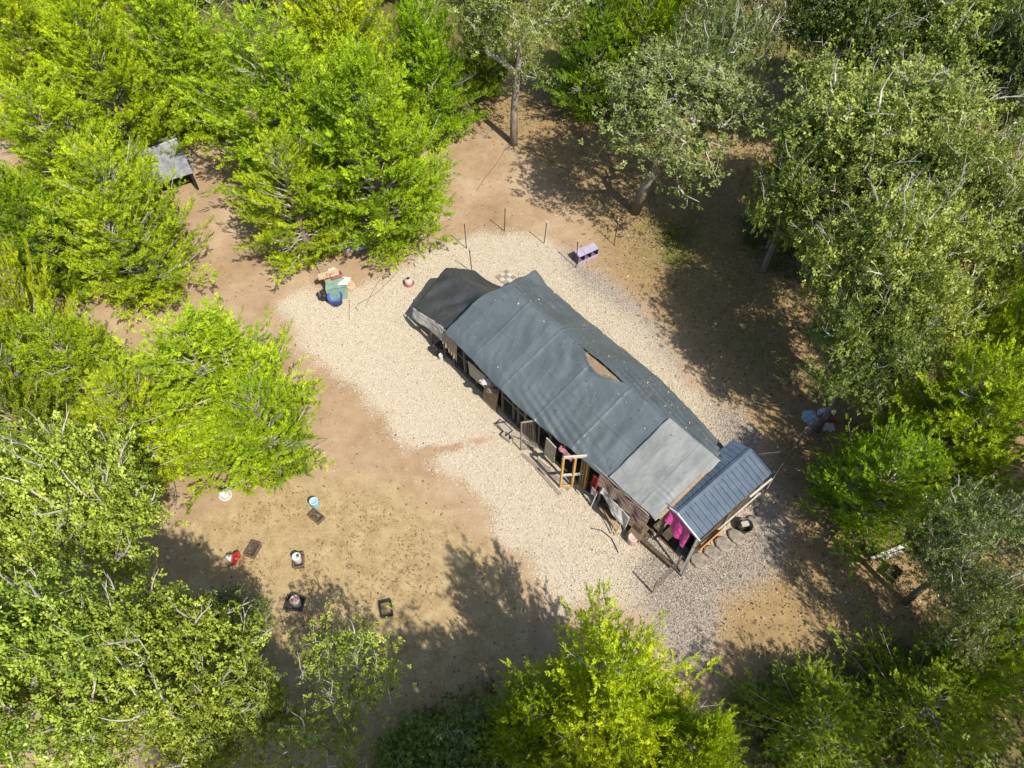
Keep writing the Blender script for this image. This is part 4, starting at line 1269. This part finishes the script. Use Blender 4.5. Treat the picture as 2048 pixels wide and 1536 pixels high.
n_ = 420
P_ = np.array([tuple(CM @ Vector(main_tarp(min(.985, max(.02, a_)), min(.97, max(.03, b_))))) for a_, b_ in zip(rng.uniform(0, 1, n_) , np.clip(rng.normal(.62, .3, n_), 0, 1))])
fl = scatter_flakes("fallen_leaves", P_[:, 0], P_[:, 1], .025, .07, (.3, .7), M['litter'], np.clip(rng.normal(.6, .25, n_), 0, 1), .35, .02)
vv = np.empty(len(fl.data.vertices) * 3, dtype=np.float32)
fl.data.vertices.foreach_get("co", vv)
vv = vv.reshape(-1, 3)
vv[:, 2] += np.repeat(P_[:, 2], 4)
fl.data.vertices.foreach_set("co", vv.ravel())
fl['label'] = "dry leaves fallen on the big grey-green tarp"

def black_tarp(s, t):
    # s from the far end to the coop, t from the front hem over the ridge to the back hem
    tr_ = .58
    u0 = -2.2 - .55 * (t / .58 if t < .58 else (1 - t) / .42)
    u = u0 + (0.25 - u0) * s
    wf, wr_, wb = .18, 2.1, 3.0 + .55 * s
    zf, zr, zb = 1.15 + .62 * s, 1.62 + .62 * s, 1.30 + .25 * s
    if t < tr_:
        k = t / tr_
        w, z = wf + (wr_ - wf) * k, zf + (zr - zf) * k
    else:
        k = (t - tr_) / (1 - tr_)
        w, z = wr_ + (wb - wr_) * k, zr + (zb - zr) * k
    z -= .10 * 4 * k * (1 - k) * math.sin(math.pi * s)
    z -= .05 * math.exp(-((t - tr_) / .05) ** 2)
    z -= .05 * max(0, 1 - s / .05) ** 2
    w -= (t > .58) * .25 * math.sin(math.pi * s) * (t - .58) / .42
    d = u * .9 - w * .5
    z += .05 * (t < tr_) * math.sin(d * 9 + 3 * nz(u, w, 4)) * (.4 + max(0, nz(u * 1.2, w, 8)) * 2) * 4 * k * (1 - k)
    z += .03 * nz(u * 1.6, w * 1.8, 14) + .012 * nz(u * 6, w * 6, 3)
    z += .02 * crease(w, 2.65, .05)
    return (u, w, z)
sheet("black_tarp", 110, 110, black_tarp, M['black_tarp'], "crumpled black tarp over the low north end of the coop", "tarp", .008)

def hanging(name, a, b2, h0, h1, mat, label, cat, out=0.05, folds=6, amp=.04, nu=40, nv=16, slope=0.0, ph=0.0):
    """cloth hung from the line a-b2 (coop axes), h0/h1 long at its two ends"""
    a, b2 = Vector(a), Vector(b2)
    d = (b2 - a)
    side = Vector((d.y, -d.x, 0)).normalized()
    def fn(s, t):
        p = a.lerp(b2, s)
        L = (h0 + (h1 - h0) * s) * (1 + .12 * nz(s * 4 + ph, 5.5))
        q = p + side * (out * t + slope * t + amp * (.3 + .7 * t) * math.sin(s * folds * 6.28 + 2.2 * nz(s * 3 + ph, t, 1) + ph))
        q.z -= L * t
        q += side * .02 * nz(s * 8 + ph, t * 6, 4)
        return tuple(q)
    return sheet(name, nu, nv, fn, mat, label, cat, .005)
hanging("white_sheet", (-2.2, .12, 1.16), (-.25, .12, 1.74), .42, .66, M['white_cloth'], "dirty white sheet hung below the black tarp's front hem", "sheet", .10, 1.3, .03)
hanging("tan_sheet", (-.22, .10, 1.72), (.62, .06, 1.74), .70, 1.05, M['tan_cloth'], "pleated tan sheet hung at the coop front beside the white one", "sheet", .10, 5, .035, ph=1.2)
hanging("plaid_blanket", (7.5, .12, 1.80), (9.45, .16, 1.80), .42, .58, M['plaid'], "brown and red plaid blanket hung under the light grey cover", "blanket", .12, 3.3, .035, 80, 18, ph=2.0)
hanging("white_bedsheet", (7.75, .02, 1.42), (8.95, -.04, 1.30), .25, .75, M['white_cloth'], "white bedsheet hung lengthwise below the plaid blanket", "sheet", .08, 1.4, .05, ph=3.0)
hanging("red_cloth", (7.32, .05, 1.62), (7.58, .0, 1.62), .62, .70, M['red_cloth'], "red cloth hung at the coop front beside the yellow door", "cloth", .05, 1.5, .04, 16, 14)
hanging("white_towel", (7.42, -.05, 1.12), (7.62, -.08, 1.12), .34, .38, M['white_cloth'], "small white towel hung just under the red cloth", "towel", .03, 1, .02, 12, 10)
hanging("rose_cloth", (6.02, -.12, 1.86), (6.62, -.16, 1.90), .10, .14, M['rose_cloth'], "faded rose cloth laid along the top of the yellow door", "cloth", .10, 2, .02, 20, 8)
hanging("pink_sheet", (9.70, .70, 2.13), (10.55, .70, 1.93), .50, .95, M['pink_cloth'], "bright pink sheet hung under the metal roof's gable", "sheet", .12, 2.2, .045, 44, 22, ph=.7)

def at_coop(name, u, w, z, rz, label, cat, group=None):
    return empty(name, lw(u, w, z), CA + rz, label, cat, group)

def crumple(name, c, s, mat, seed, parent=None, label=None, cat=None, wrl=True):
    """a crumpled bag or rag"""
    bm = bmesh.new()
    bmesh.ops.create_icosphere(bm, subdivisions=4, radius=1.0)
    for v in bm.verts:
        d = v.co.normalized()
        f = 1 + .35 * nz(d.x * 2 + seed, d.y * 2, d.z * 2) + .22 * abs(nz(d.x * 5, d.y * 5 + seed, d.z * 5))
        v.co = Vector((d.x * s[0] * f, d.y * s[1] * f, max(-.05 * s[2], d.z * s[2] * f)))
    mb = MB()
    mb.bm.free()
    mb.bm = bm
    o = mb.build(name, mat, parent, False, c)
    if label:
        tag(o, label, cat)
    return o
crumple("white_rag", lw(2.28, -.04, 1.24), (.20, .12, .13), M['white_cloth'], 4, None, "white rag bunched on top of the brown plywood door", "rag")
crumple("striped_rag", lw(2.62, .0, 1.05), (.22, .10, .16), M['plaid'], 9, None, "brown patterned rag hung right of the white rag", "rag")

# ------------------------------------------------------------------ things round the coop
def mk(mb, name, mat, root, smooth=False):
    return mb.build(name, mat, root, smooth)

for i, (a, b2, lab) in enumerate([((8.55, .14, 1.62), (8.62, -.28, 0), "long pale pole leaning on the white bedsheet, the left of two"), ((8.78, .14, 1.55), (8.72, -.22, 0), "long pale pole leaning on the white bedsheet, the right of two")]):
    tag(MB().tube([lw(*a), lw(*b2)], .02, 6).build("wooden_pole", M['pole']), lab, "pole", "poles leaning on the coop")
tag(MB().tube([lw(7.62, .0, 1.0), lw(7.55, -.1, 0)], .018, 6).build("wooden_pole", M['white_plastic']), "short white stick leaning under the small white towel", "pole")
tag(MB().tube([lw(8.1, -.62, .03), lw(8.35, -.42, .03), lw(8.75, -.38, .03), lw(9.2, -.55, .03)], .016, 5).build("cable", M['steel']), "dark cable curling on the chips by the leaning poles", "cable")
tag(MB().slab([lw(9.05, .34, .95), lw(9.5, .30, 1.0), lw(9.32, -.05, .02), lw(8.95, -.02, .02)], .02).build("leaning_board", M['plywood']), "tan board leaning at the coop's south corner beside the pink bucket", "board")

def bucket(name, loc, r, h, body, lid, label, cat, hole=True, tilt=None, dish=None, dishmat=None, group=None):
    t = empty(name, loc, random.uniform(0, 6), label, cat, group)
    rt = tilt
    if dish:
        mk(MB().lathe([(dish * .9, 0), (dish, .02), (dish, .07), (dish * .93, .07), (dish * .9, .03), (r * .6, .03)], n=24), "dish", dishmat, t, True)
    z0 = .05 if dish else 0
    mk(MB().lathe([(r * .90, z0), (r * .94, z0 + .01), (r, z0 + h * .96), (r, z0 + h), (r * .9, z0 + h + .005)], n=24), "body", body, t, True)
    l = mk(MB().lathe([(r * 1.04, z0 + h - .03), (r * 1.05, z0 + h), (r * 1.0, z0 + h + .018), (r * .82, z0 + h + .02), (r * .78, z0 + h + .012), (.03, z0 + h + .014)], n=24), "lid", lid, t, True)
    if hole:
        mk(MB().lathe([(.045, 0), (.05, .03), (.03, .035)], (r * -.25, r * .35, z0 + h + .012), 12), "cap", M['brown_plastic'], l, True)
    if rt:
        t.rotation_euler = rt
    return t
bucket("pink_bucket", lw(9.22, .02, .0), .15, .34, M['pink_plastic'], M['pink_plastic'], "pale pink bucket on the ground at the coop's south corner", "bucket", False)
# black bucket and pale jug under the white sheet
bucket("black_bucket", lw(-.72, -.06, 0), .14, .36, M['black_plastic'], M['black_plastic'], "black bucket at the coop front under the tan sheet", "bucket", False)
bucket("white_jug", lw(-.38, -.06, 0), .08, .24, M['white_plastic'], M['white_plastic'], "small white jug right of the black bucket", "jug", False)

# concrete block and trays by the wire gate
def concrete_block(loc, rz, label):
    t = empty("concrete_block", loc, rz, label, "block")
    for y in (-.08, .08):
        mk(MB().box((0, y, .1), (.40, .03, .2)), "face_shell", M['concrete'], t)
    for x in (-.185, 0, .185):
        mk(MB().box((x, 0, .1), (.03, .13, .2)), "web", M['concrete'], t)
    return t
concrete_block(gp(1015, 878), CA + R(8), "pale hollow concrete block on the chips in front of the wire gate")
t = empty("wire_tray", gp(1007, 856), CA + R(2), "shallow wire tray lying on the chips behind the concrete block", "tray")
mk(MB().box((0, .14, .04), (.62, .015, .05)).box((0, -.14, .04), (.62, .015, .05)).box((.31, 0, .04), (.015, .28, .05)).box((-.31, 0, .04), (.015, .28, .05)), "rim", M['steel'], t)
mk(MB().box((0, 0, .022), (.60, .27, .012)), "base", M['concrete'], t)
for i, (u, w, l, rz, lab) in enumerate([(5.2, -.45, 1.1, 4, "plank lying on the chips under the tan door"), (6.0, -.52, 1.2, -3, "plank lying on the chips left of the yellow door"), (5.9, -.22, 1.5, 1, "plank lying at the coop's foot behind the yellow door")]):
    tag(MB().box((0, 0, .025), (l, .11, .04)).build("plank", M['wood_grey'], None, False, lw(u, w), CA + R(rz)), lab, "plank", "planks at the coop front")

# flat stones along the south end
SP = [(10.98, 1.10, .27), (11.08, 1.62, .24), (11.12, 2.10, .27), (11.22, 2.58, .25), (11.26, 3.42, .22), (11.2, 3.86, .2), (10.45, .95, .2), (10.2, 1.35, .17)]
SLAB = ["flat grey stone nearest the white corner pole", "flat grey stone second from the corner pole", "flat grey stone third from the corner pole", "flat grey stone left of the black tub",
        "flat stone right of the black tub", "rightmost flat stone beside the metal roof", "dim stone under the pink sheet by the corner pole", "small dim stone inside the metal roofed bay"]
for (u, w, r0), lab in zip(SP, SLAB):
    mb = MB()
    n = 9
    prof = [(.93, 0), (1.0, .3), (.97, .75), (.82, 1.0), (.0, 1.03)]
    rings = []
    ph = random.uniform(0, 6)
    for rr, zz in prof:
        ring = []
        for k in range(n):
            a = 2 * math.pi * k / n + ph
            q = r0 * 1.12 * rr * (1 + .34 * nz(math.cos(a) * 1.5 + u * 7, math.sin(a) * 1.5, w))
            ring.append(mb.bm.verts.new((math.cos(a) * q, math.sin(a) * q * .85, zz * .11 * (1 + .1 * math.sin(a + ph)))))
        rings.append(ring)
    for a, b2 in zip(rings, rings[1:]):
        for k in range(n):
            mb.bm.faces.new((a[k], a[(k + 1) % n], b2[(k + 1) % n], b2[k]))
    mb.bm.faces.new(rings[0][::-1])
    bmesh.ops.remove_doubles(mb.bm, verts=mb.bm.verts, dist=.001)
    tag(mb.build("flat_stone", M['stone'], None, False, lw(u, w), CA), lab, "stone", "flat stones along the coop's south end")
t = at_coop("black_tub", 11.16, 3.0, 0, 0, "black rubber tub with a pale block on it among the flat stones", "tub")
mk(MB().lathe([(.19, 0), (.24, .22), (.25, .24), (.23, .24), (.19, .04)], n=20), "tub", M['black_plastic'], t, True)
tag(MB().box((0, 0, .05), (.24, .15, .10), None, .01).build("pale_block", M['concrete'], None, False, lw(11.14, 2.98, .245), CA + R(60)), "pale grey block lying on the black rubber tub", "block")

# wire fences joining the coop
def fence(name, pts, h, label, sp=.16, r=.0032, posts=True, post_h=None, postmat=None, top=False):
    t = empty(name, pts[0], 0, label, "fence")
    o0 = Vector(pts[0])
    wm = MB()
    for a, b2 in zip(pts, pts[1:]):
        wire_mesh(wm, Vector(a) - o0, Vector(b2) - o0, h, sp, .03, r, .14)
    mk(wm, "wire_mesh", M['wire'], t)['kind'] = 'stuff'
    if posts:
        for p in pts:
            q = Vector(p) - o0
            ph = post_h or h + .15
            mk(MB().box(q + Vector((0, 0, ph / 2)), (.045, .035, ph)), "fence_post", postmat or M['wood_grey'], t)
    return t
fence("wire_fence", [lw(10.95, .35), gp(1350, 1140), gp(1305, 1186)], 1.0, "wire fence running from the metal roof's corner down to the bright juniper", .11, .004, True, 1.0)
fence("wire_fence", [lw(10.9, 4.15), gp(1590, 893), gp(1645, 852)], 1.1, "wire fence running from the metal roof up to the heap of bags", .06, .007, True, 1.15)
fence("wire_fence", [gp(1420, 396), gp(1527, 501), gp(1612, 596), gp(1690, 700)], 1.25, "wire fence on dark posts under the big oaks at the right", .14, .006, True, 1.4, M['wood_dark'])
tag(MB().tube([lw(10.2, 4.05, 2.1), lw(10.6, 4.5, 2.25)], .025, 6).build("metal_pipe", M['steel']), "black pipe sticking out at the north-east side of the metal roof", "pipe")

# steel fence posts north of the coop
PST = [((933, 497), (929, 450), "steel post left of the others, near the broad juniper's tip"), ((1009, 462), (1009, 420), "steel post standing on the rim of the chips, second from the left"),
       ((1088, 487), (1093, 446), "steel post in the middle of the row of five"), ((1152, 536), (1155, 480), "steel post right beside the lilac nest box"), ((1228, 490), (1236, 433), "rightmost steel post, with the brightest white tip"),
       ((944, 545), (938, 506), "steel post rising behind the black tarp")]
for (b_, t_, lab) in PST:
    b3 = gp(*b_)
    t = empty("fence_post", b3, random.uniform(-.3, .3), lab, "post", "steel posts north of the coop")
    h = 1.28
    top = gp(t_[0], t_[1], h) - b3
    d = Vector((max(-.12, min(.12, top.x)), max(-.12, min(.12, top.y)), h))
    mk(MB().bar((0, 0, 0), d, .035, .012).bar((0, 0, 0), d, .012, .035), "stake", M['steel'], t)
    mk(MB().bar(d * .955, d * 1.005, .042, .042), "tip", M['white_plastic'] if b_[0] > 1080 and b_[0] != 1152 else M['steel'], t)

# lilac nest box with three bays
nb0 = gp(1171, 516)
t = empty("nest_box", nb0, R(32), "low lilac three-bay nest box beside a steel post", "nest box")
for i in range(3):
    x = (i - 1) * .33
    mk(MB().slab([(x - .16, .17, .50), (x - .16, -.20, .44), (x + .16, -.20, .44), (x + .16, .17, .50)], .02), "lid", M['lilac'], t)
for i in range(4):
    mk(MB().box(((i - 1.5) * .33, 0, .22), (.025, .34, .44)), "divider", M['deep_lilac'], t)
mk(MB().box((0, .17, .23), (.99, .02, .46)), "back_panel", M['deep_lilac'], t)
mk(MB().box((0, -.17, .06), (.99, .02, .12)), "front_lip", M['lilac'], t)
mk(MB().box((0, 0, .02), (.99, .34, .02)), "floor_panel", M['deep_lilac'], t)

# paving squares behind the black tarp
t = empty("paving_slab", gp(1012, 556), CA + R(2), "square patterned paving slab half hidden behind the tarps", "slab")
mk(MB().box((0, 0, .03), (.62, .62, .05)), "base", M['concrete'], t)
for i in range(3):
    for j in range(3):
        mk(MB().box(((i - 1) * .2, (j - 1) * .2, .065), (.185, .185, .02)), "tile", M['pale_board'] if (i + j) % 2 else M['stone'], t)

# waterers and feeders
def waterer(loc, label, r=.16, h=.28, body=None, dishm=None, name="poultry_waterer", cap=True, rot=None):
    t = empty(name, loc, 0, label, "waterer" if "waterer" in name else "feeder")
    mk(MB().lathe([(r * 1.25, 0), (r * 1.35, .02), (r * 1.35, .075), (r * 1.27, .075), (r * 1.2, .03), (r * .7, .03)], n=24), "dish", dishm or M['faded_red'], t, True)
    mk(MB().lathe([(r * .92, .035), (r, .06), (r, h * .8), (r * .9, h * .9), (r * .45, h), (r * .42, h + .01)], n=24), "tank", body or M['pink_plastic'], t, True)
    if cap:
        mk(MB().lathe([(r * .34, h), (r * .34, h + .05), (r * .22, h + .06), (.01, h + .06)], n=14), "cap", M['black_plastic'], t, True)
    if rot:
        t.rotation_euler = rot
    return t
waterer(gp(818, 568), "pale waterer with a faded red dish beside the black tarp")
for i, (a, rz) in enumerate((((802, 580), 40), ((836, 566), -10))):
    pass
waterer(gp(970, 190), "tall white feeder on a dark red dish under the trees at the top", .17, .50, M['white_plastic'], M['red_plastic'], "poultry_feeder", False)
waterer(gp(452, 992), "white feeder half under the thin juniper at the yard's edge", .15, .36, M['white_plastic'], M['white_plastic'], "poultry_feeder", True)
# red and white feeder tipped on its side
t = empty("poultry_feeder", gp(470, 1121, .0), 0, "red and white feeder tipped on its side by the oak's shadow", "feeder")
rt = Matrix.Rotation(R(84), 3, 'Y') @ Matrix.Rotation(R(10), 3, 'X')
mk(MB().lathe([(.085, -.22), (.11, -.20), (.125, .02), (.125, .04)], (0, 0, .16), 20, rt), "tank", M['white_plastic'], t, True)
mk(MB().lathe([(.10, .03), (.19, .05), (.215, .10), (.205, .10), (.18, .065), (.05, .06), (.045, .14), (.02, .15)], (0, 0, .16), 24, rt), "dish", M['red_plastic'], t, True)
bucket("blue_bucket", gp(632, 1012), .14, .34, M['sky_plastic'], M['sky_plastic'], "pale blue bucket touching the corner of a crate", "bucket", False)

def crate(name, loc, rz, lx, ly, h, mat, label, floor=True, fmat=None):
    t = empty(name, loc, rz, label, "crate", None)
    th = .022
    for s in (-1, 1):
        mk(MB().box((0, s * (ly / 2 - th / 2), h / 2), (lx, th, h)), "side_panel", mat, t)
        mk(MB().box((s * (lx / 2 - th / 2), 0, h / 2), (th, ly - 2 * th, h)), "end_panel", mat, t)
    mk(MB().box((0, s * 0, h - .012), (lx + .03, .018, .02)).box((0, 0, h - .012), (.018, ly, .02)), "cross_bar", mat, t) if floor is None else None
    for s in (-1, 1):
        mk(MB().box((0, s * (ly / 2 + .008), h - .02), (lx + .03, .014, .03)), "rim", mat, t)
        mk(MB().box((s * (lx / 2 + .008), 0, h - .02), (.014, ly + .002, .03)), "rim", mat, t)
    if floor:
        mk(MB().box((0, 0, .03), (lx - 2 * th - .004, ly - 2 * th - .004, .015)), "crate_floor", fmat or mat, t)
    return t
crate("crate", gp(634, 1036), R(-38), .44, .29, .15, M['brown_plastic'], "brown crate with its corner at the pale blue bucket", True, M['dark_soil'])
crate("crate", gp(508, 1102), R(72), .46, .31, .17, M['brown_plastic'], "brown crate beside the red and white feeder", True, M['dark_soil'])
crate("crate", gp(599, 1124), R(100), .44, .30, .18, M['brown_plastic'], "brown crate with a white bucket standing in it", True, M['wood_dark'])
bucket("white_bucket", gp(597, 1121, .045) , .125, .30, M['white_plastic'], M['white_plastic'], "white bucket standing in the brown crate", "bucket")
crate("black_tray", gp(591, 1209), R(-6), .52, .40, .12, M['rubber'], "black tray with a cream bucket standing in it", True, M['rubber'])
bucket("cream_bucket", gp(594, 1207, .04), .135, .31, M['white_plastic'], M['pink_plastic'], "cream bucket with a pink lid standing in the black tray", "bucket")
crate("open_crate", gp(773, 1219), R(105), .46, .33, .12, M['black_plastic'], "empty black crate frame in the big tree shadow", False)

# rubbish pile
t0 = gp(672, 590)
def pile(dx, dy, z=0):
    return t0 + Vector((dx, dy, z))
t = empty("blue_tub", pile(.08, -.42), 0, "blue plastic tub at the front of the rubbish pile", "tub")
mk(MB().lathe([(.24, 0), (.29, .34), (.31, .36), (.28, .36), (.23, .05)], n=22), "tub", M['blue_plastic'], t, True)
t = empty("green_tank", pile(.10, .02), R(12), "upturned greenish clear plastic tank on the rubbish pile", "tank")
mk(MB().slab([(-.42, -.16, .52), (.42, -.16, .52), (.36, .22, .66), (-.36, .22, .66)], .03), "front_panel", M['green_plastic'], t)
mk(MB().slab([(-.42, -.18, .50), (-.36, -.30, .02), (.36, -.30, .02), (.42, -.18, .50)], .03), "side_panel", M['green_plastic'], t)
mk(MB().box((0, .1, .25), (.7, .5, .5)), "tank_body", M['green_plastic'], t)
t = empty("wooden_crate", pile(-.05, .38), R(25), "open wooden box with dark inside lying on the rubbish pile", "crate")
for s in (-1, 1):
    mk(MB().box((0, s * .16, .62), (.7, .03, .22)), "side_board", M['plywood'], t)
    mk(MB().box((s * .35, 0, .62), (.03, .29, .22)), "end_board", M['plywood'], t)
mk(MB().box((0, 0, .52), (.68, .30, .02)), "bottom_board", M['wood_dark'], t)
tag(MB().slab([(-.42, -.10, .02), (.38, -.16, .10), (.42, .14, .16), (-.40, .16, .10)], .03).build("cardboard_sheet", M['cardboard'], None, False, pile(-.18, .32, .72), R(20)), "pinkish cardboard sheet across the top of the rubbish pile", "cardboard")
tag(MB().slab([(-.2, -.22, 0), (.2, -.18, .08), (.22, .2, .12), (-.18, .22, .05)], .02).build("plastic_sheet", M['white_plastic'], None, False, pile(.42, .14, .58), R(-15)), "bent white plastic sheet on the right of the rubbish pile", "plastic sheet")
crumple("cream_bag", pile(-.12, .62, .55), (.22, .2, .22), M['white_cloth'], 15, None, "cream bag behind the wooden box on the rubbish pile", "bag")
tag(MB().slab([(-.55, -.02, .55), (.1, .2, .72), (.08, .24, .70), (-.56, .02, .52)], .02).build("timber_stick", M['plywood'], None, False, pile(-.25, .3, 0), 0), "thin timber jutting left out of the rubbish pile", "stick")
tag(MB().slab([(-.18, -.1, .05), (.18, -.12, .02), (.2, .12, .14), (-.16, .14, .18)], .02).build("board_scrap", M['wood_grey'], None, False, gp(668, 548), R(-30)), "grey board scrap under the juniper behind the rubbish pile", "board")
crumple("black_bag", pile(-.42, -.12, 0), (.26, .22, .34), M['black_plastic'], 41, None, "black bag on the shaded left of the rubbish pile", "bag")
crumple("brown_bag", pile(.45, .45, 0), (.24, .26, .30), M['cardboard'], 43, None, "crumpled brown paper bag at the right back of the rubbish pile", "bag")
t = empty("plastic_tray", pile(.12, .30, .74), R(28), "brown plastic tray lying on the cardboard of the rubbish pile", "tray")
mk(MB().box((0, 0, .015), (.44, .24, .02)), "tray_floor", M['brown_plastic'], t)
for y in (-.12, .12):
    mk(MB().box((0, y, .05), (.46, .02, .09)), "side_panel", M['faded_red'], t)
for x in (-.22, .22):
    mk(MB().box((x, 0, .05), (.02, .22, .09)), "end_panel", M['faded_red'], t)
tag(MB().slab([(-.5, -.05, .0), (.42, .1, .05), (.40, .17, .05), (-.52, .02, .0)], .02).build("board_scrap", M['plywood'], None, False, pile(.05, .75, .03), R(25)), "pale wood scrap on the ground behind the rubbish pile", "board")
# hoses
def hose(pts, r, label, mat='hose'):
    tag(MB().tube([gp(*p, r + .004) for p in pts], r, 5).build("hose", M[mat]), label, "hose")
hose([(798, 540), (780, 560), (758, 582), (738, 596), (716, 608), (711, 616), (718, 622)], .012, "brown hose curving from the fence line to the rubbish pile")
hose([(772, 545), (757, 562), (745, 585), (736, 602), (730, 616)], .010, "short thin hose crossing the brown one left of the waterer")
hose([(700, 600), (698, 625), (699, 642)], .010, "bit of hose hanging down from the rubbish pile")
hose([(1013, 292), (1003, 312), (985, 338), (968, 358), (953, 382)], .012, "dark hose lying from the slim oak's foot towards the broad juniper")
hose([(1038, 287), (1070, 304), (1120, 332), (1170, 360), (1222, 392), (1258, 416)], .016, "dark hose lying from the slim oak's foot to the leaning oak")
hose([(1285, 434), (1302, 456), (1330, 487), (1350, 500)], .014, "dark hose lying on the grass right of the leaning oak")

# torn plastic under the juniper
crumple("plastic_sheet", gp(700, 492, .0), (.75, .32, .10), M['bag_white'], 22, None, "torn white plastic sheet on the ground under the broad juniper", "plastic sheet")
crumple("grey_bag", gp(742, 408, .3), (.35, .3, .25), M['bag_blue'], 27, None, "grey-blue bag in the shade inside the broad juniper", "bag")
# tin-roofed shed under the trees
q = [gp(300, 373, .95), gp(386, 346, .95), gp(354, 278, 1.5), gp(268, 308, 1.5)]
sh = empty("small_shed", (q[0] + q[1] + q[2] + q[3]) / 4 * 1.0, 0, "small tin-roofed shed under the junipers at the upper left", "shed")
sh.location.z = 0
o0 = sh.location.copy()
def shp(mb, name, mat):
    return mb.build(name, mat, sh)
Lq = [p_ - o0 for p_ in q]
def lerp2(a, b2, c, d2, s, t_):
    return a.lerp(b2, s).lerp(d2.lerp(c, s), t_)
for i in range(2):
    for j in range(2):
        s0, s1, t0_, t1_ = i / 2 + .002, (i + 1) / 2 - .002, (0, .62)[j] , (.64, 1)[j]
        lift = Vector((0, 0, .012 * j))
        shp(MB().slab([lerp2(*Lq, s0, t0_) + lift, lerp2(*Lq, s1, t0_) + lift, lerp2(*Lq, s1, t1_) + lift, lerp2(*Lq, s0, t1_) + lift], .008), "roof_sheet", M['old_metal'])
back = (Lq[3] - Lq[0])
back.z = -.55
b0, b1 = Lq[3] + back * .9, Lq[2] + back * .9
shp(MB().slab([Lq[3], Lq[2], b1, b0], .01), "roof_sheet", M['old_metal'])
shp(MB().bar(Lq[3] + Vector((0, 0, .02)), Lq[2] + Vector((0, 0, .02)), .08, .03), "ridge_cap", M['trim'])
for c_ in (Lq[0], Lq[1], b0, b1):
    m_ = c_.lerp((Lq[0] + Lq[1] + b0 + b1) / 4, .08)
    shp(MB().box((m_.x, m_.y, .44), (.09, .09, .88)), "post", M['shed_dark'])
for a_, b_ in ((Lq[0], b0), (b0, b1), (Lq[1], b1)):
    cc = (Lq[0] + Lq[1] + b0 + b1) / 4
    a1, b1_ = a_.lerp(cc, .1), b_.lerp(cc, .1)
    shp(MB().slab([(a1.x, a1.y, .05), (b1_.x, b1_.y, .05), (b1_.x, b1_.y, .8), (a1.x, a1.y, .8)], .02), "wall_panel", M['shed_dark'])
for (px_, py_, s_, lab) in ((376, 300, .42, "upper grey hollow block beside the small shed"), (383, 322, .42, "middle grey hollow block beside the small shed"), (386, 340, .36, "lower grey hollow block beside the small shed")):
    c = concrete_block(gp(px_, py_), R(75), lab)
    c.scale = (s_ / .4 * 1.2,) * 3
    c['group'] = "hollow blocks beside the shed"

# heap of bags at the fence end
hb = gp(1648, 838)
for dx, dy, z, s, mt, sd, lab in [(-.55, .05, 0, (.34, .30, .22), 'bag_blue', 31, "crinkled blue and white bag on the left of the heap by the fence end"), (.05, -.05, 0, (.34, .24, .26), 'bag_red', 32, "dark red bag in the middle of the heap by the fence end"),
                                  (.18, .28, 0, (.40, .20, .24), 'bag_white', 33, "white lilac bag at the back of the heap by the fence end"), (.02, -.38, 0, (.28, .22, .14), 'bag_white', 34, "crushed pale bag at the front of the heap by the fence end"),
                                  (-.42, -.26, 0, (.30, .10, .14), 'bag_white', 35, "rolled white bag below the blue one of the heap")]:
    crumple("plastic_bag", hb + Vector((dx * .85, dy * .85, z)), tuple(.82 * q_ for q_ in s), M[mt], sd, None, lab, "bag")['group'] = "bags heaped at the fence end"

# white planks, black pot and brown box at the lower right
def longbox(p0, p1, w, h, z, mat, name, label, cat, group=None):
    a, b2 = gp(*p0, z), gp(*p1, z)
    tag(MB().bar(a, b2, w, h).build(name, M[mat]), label, cat, group)
longbox((1742, 1117), (1812, 1090), .11, .03, .10, 'white_plastic', "white_plank", "upper weathered white plank beside the twiggy oak", "plank", "white planks at the lower right")
longbox((1756, 1121), (1805, 1103), .09, .03, .06, 'pale_board', "white_plank", "lower narrow white plank beside the twiggy oak", "plank", "white planks at the lower right")
t = empty("black_pot", gp(1735, 1108), 0, "black plant pot at the left end of the white planks", "pot")
mk(MB().lathe([(.13, 0), (.18, .28), (.20, .30), (.17, .30), (.15, .18)], n=18), "pot", M['black_plastic'], t, True)
crate("brown_box", gp(1783, 1150), R(40), .46, .34, .24, M['brown_plastic'], "dusty brown box on the litter below the white planks", True, M['wood_dark'])
for (px_, py_, l, rz, lab) in ((1120, 192, .9, 20, "dark log under the trees right of the slim oak"), (1178, 214, .7, -50, "dark branch stub under the trees further right")):
    tag(MB().tube([(-l / 2, 0, .08), (0, .03, .1), (l / 2, 0, .08)], [.09, .085, .07], 8).build("log", M['wood_dark'], None, True, gp(px_, py_), R(rz)), lab, "log", "logs under the trees")
# pebbles and sticks
for i in range(26):
    a = random.uniform(0, 3.14)
    px_, py_ = random.choice([(random.uniform(440, 1000), random.uniform(960, 1200)), (random.uniform(1380, 1700), random.uniform(1000, 1300)), (random.uniform(930, 1250), random.uniform(300, 440))])
    p0 = gp(px_, py_, .015)
    l = random.uniform(.15, .4)
    if i == 0:
        stk = MB()
    stk.tube([p0, p0 + Vector((math.cos(a) * l, math.sin(a) * l, .02))], [.009, .005], 4)
o = stk.build("fallen_twigs", M['twig'])
o['kind'] = 'stuff'
o['label'] = "short fallen twigs scattered over the dirt"
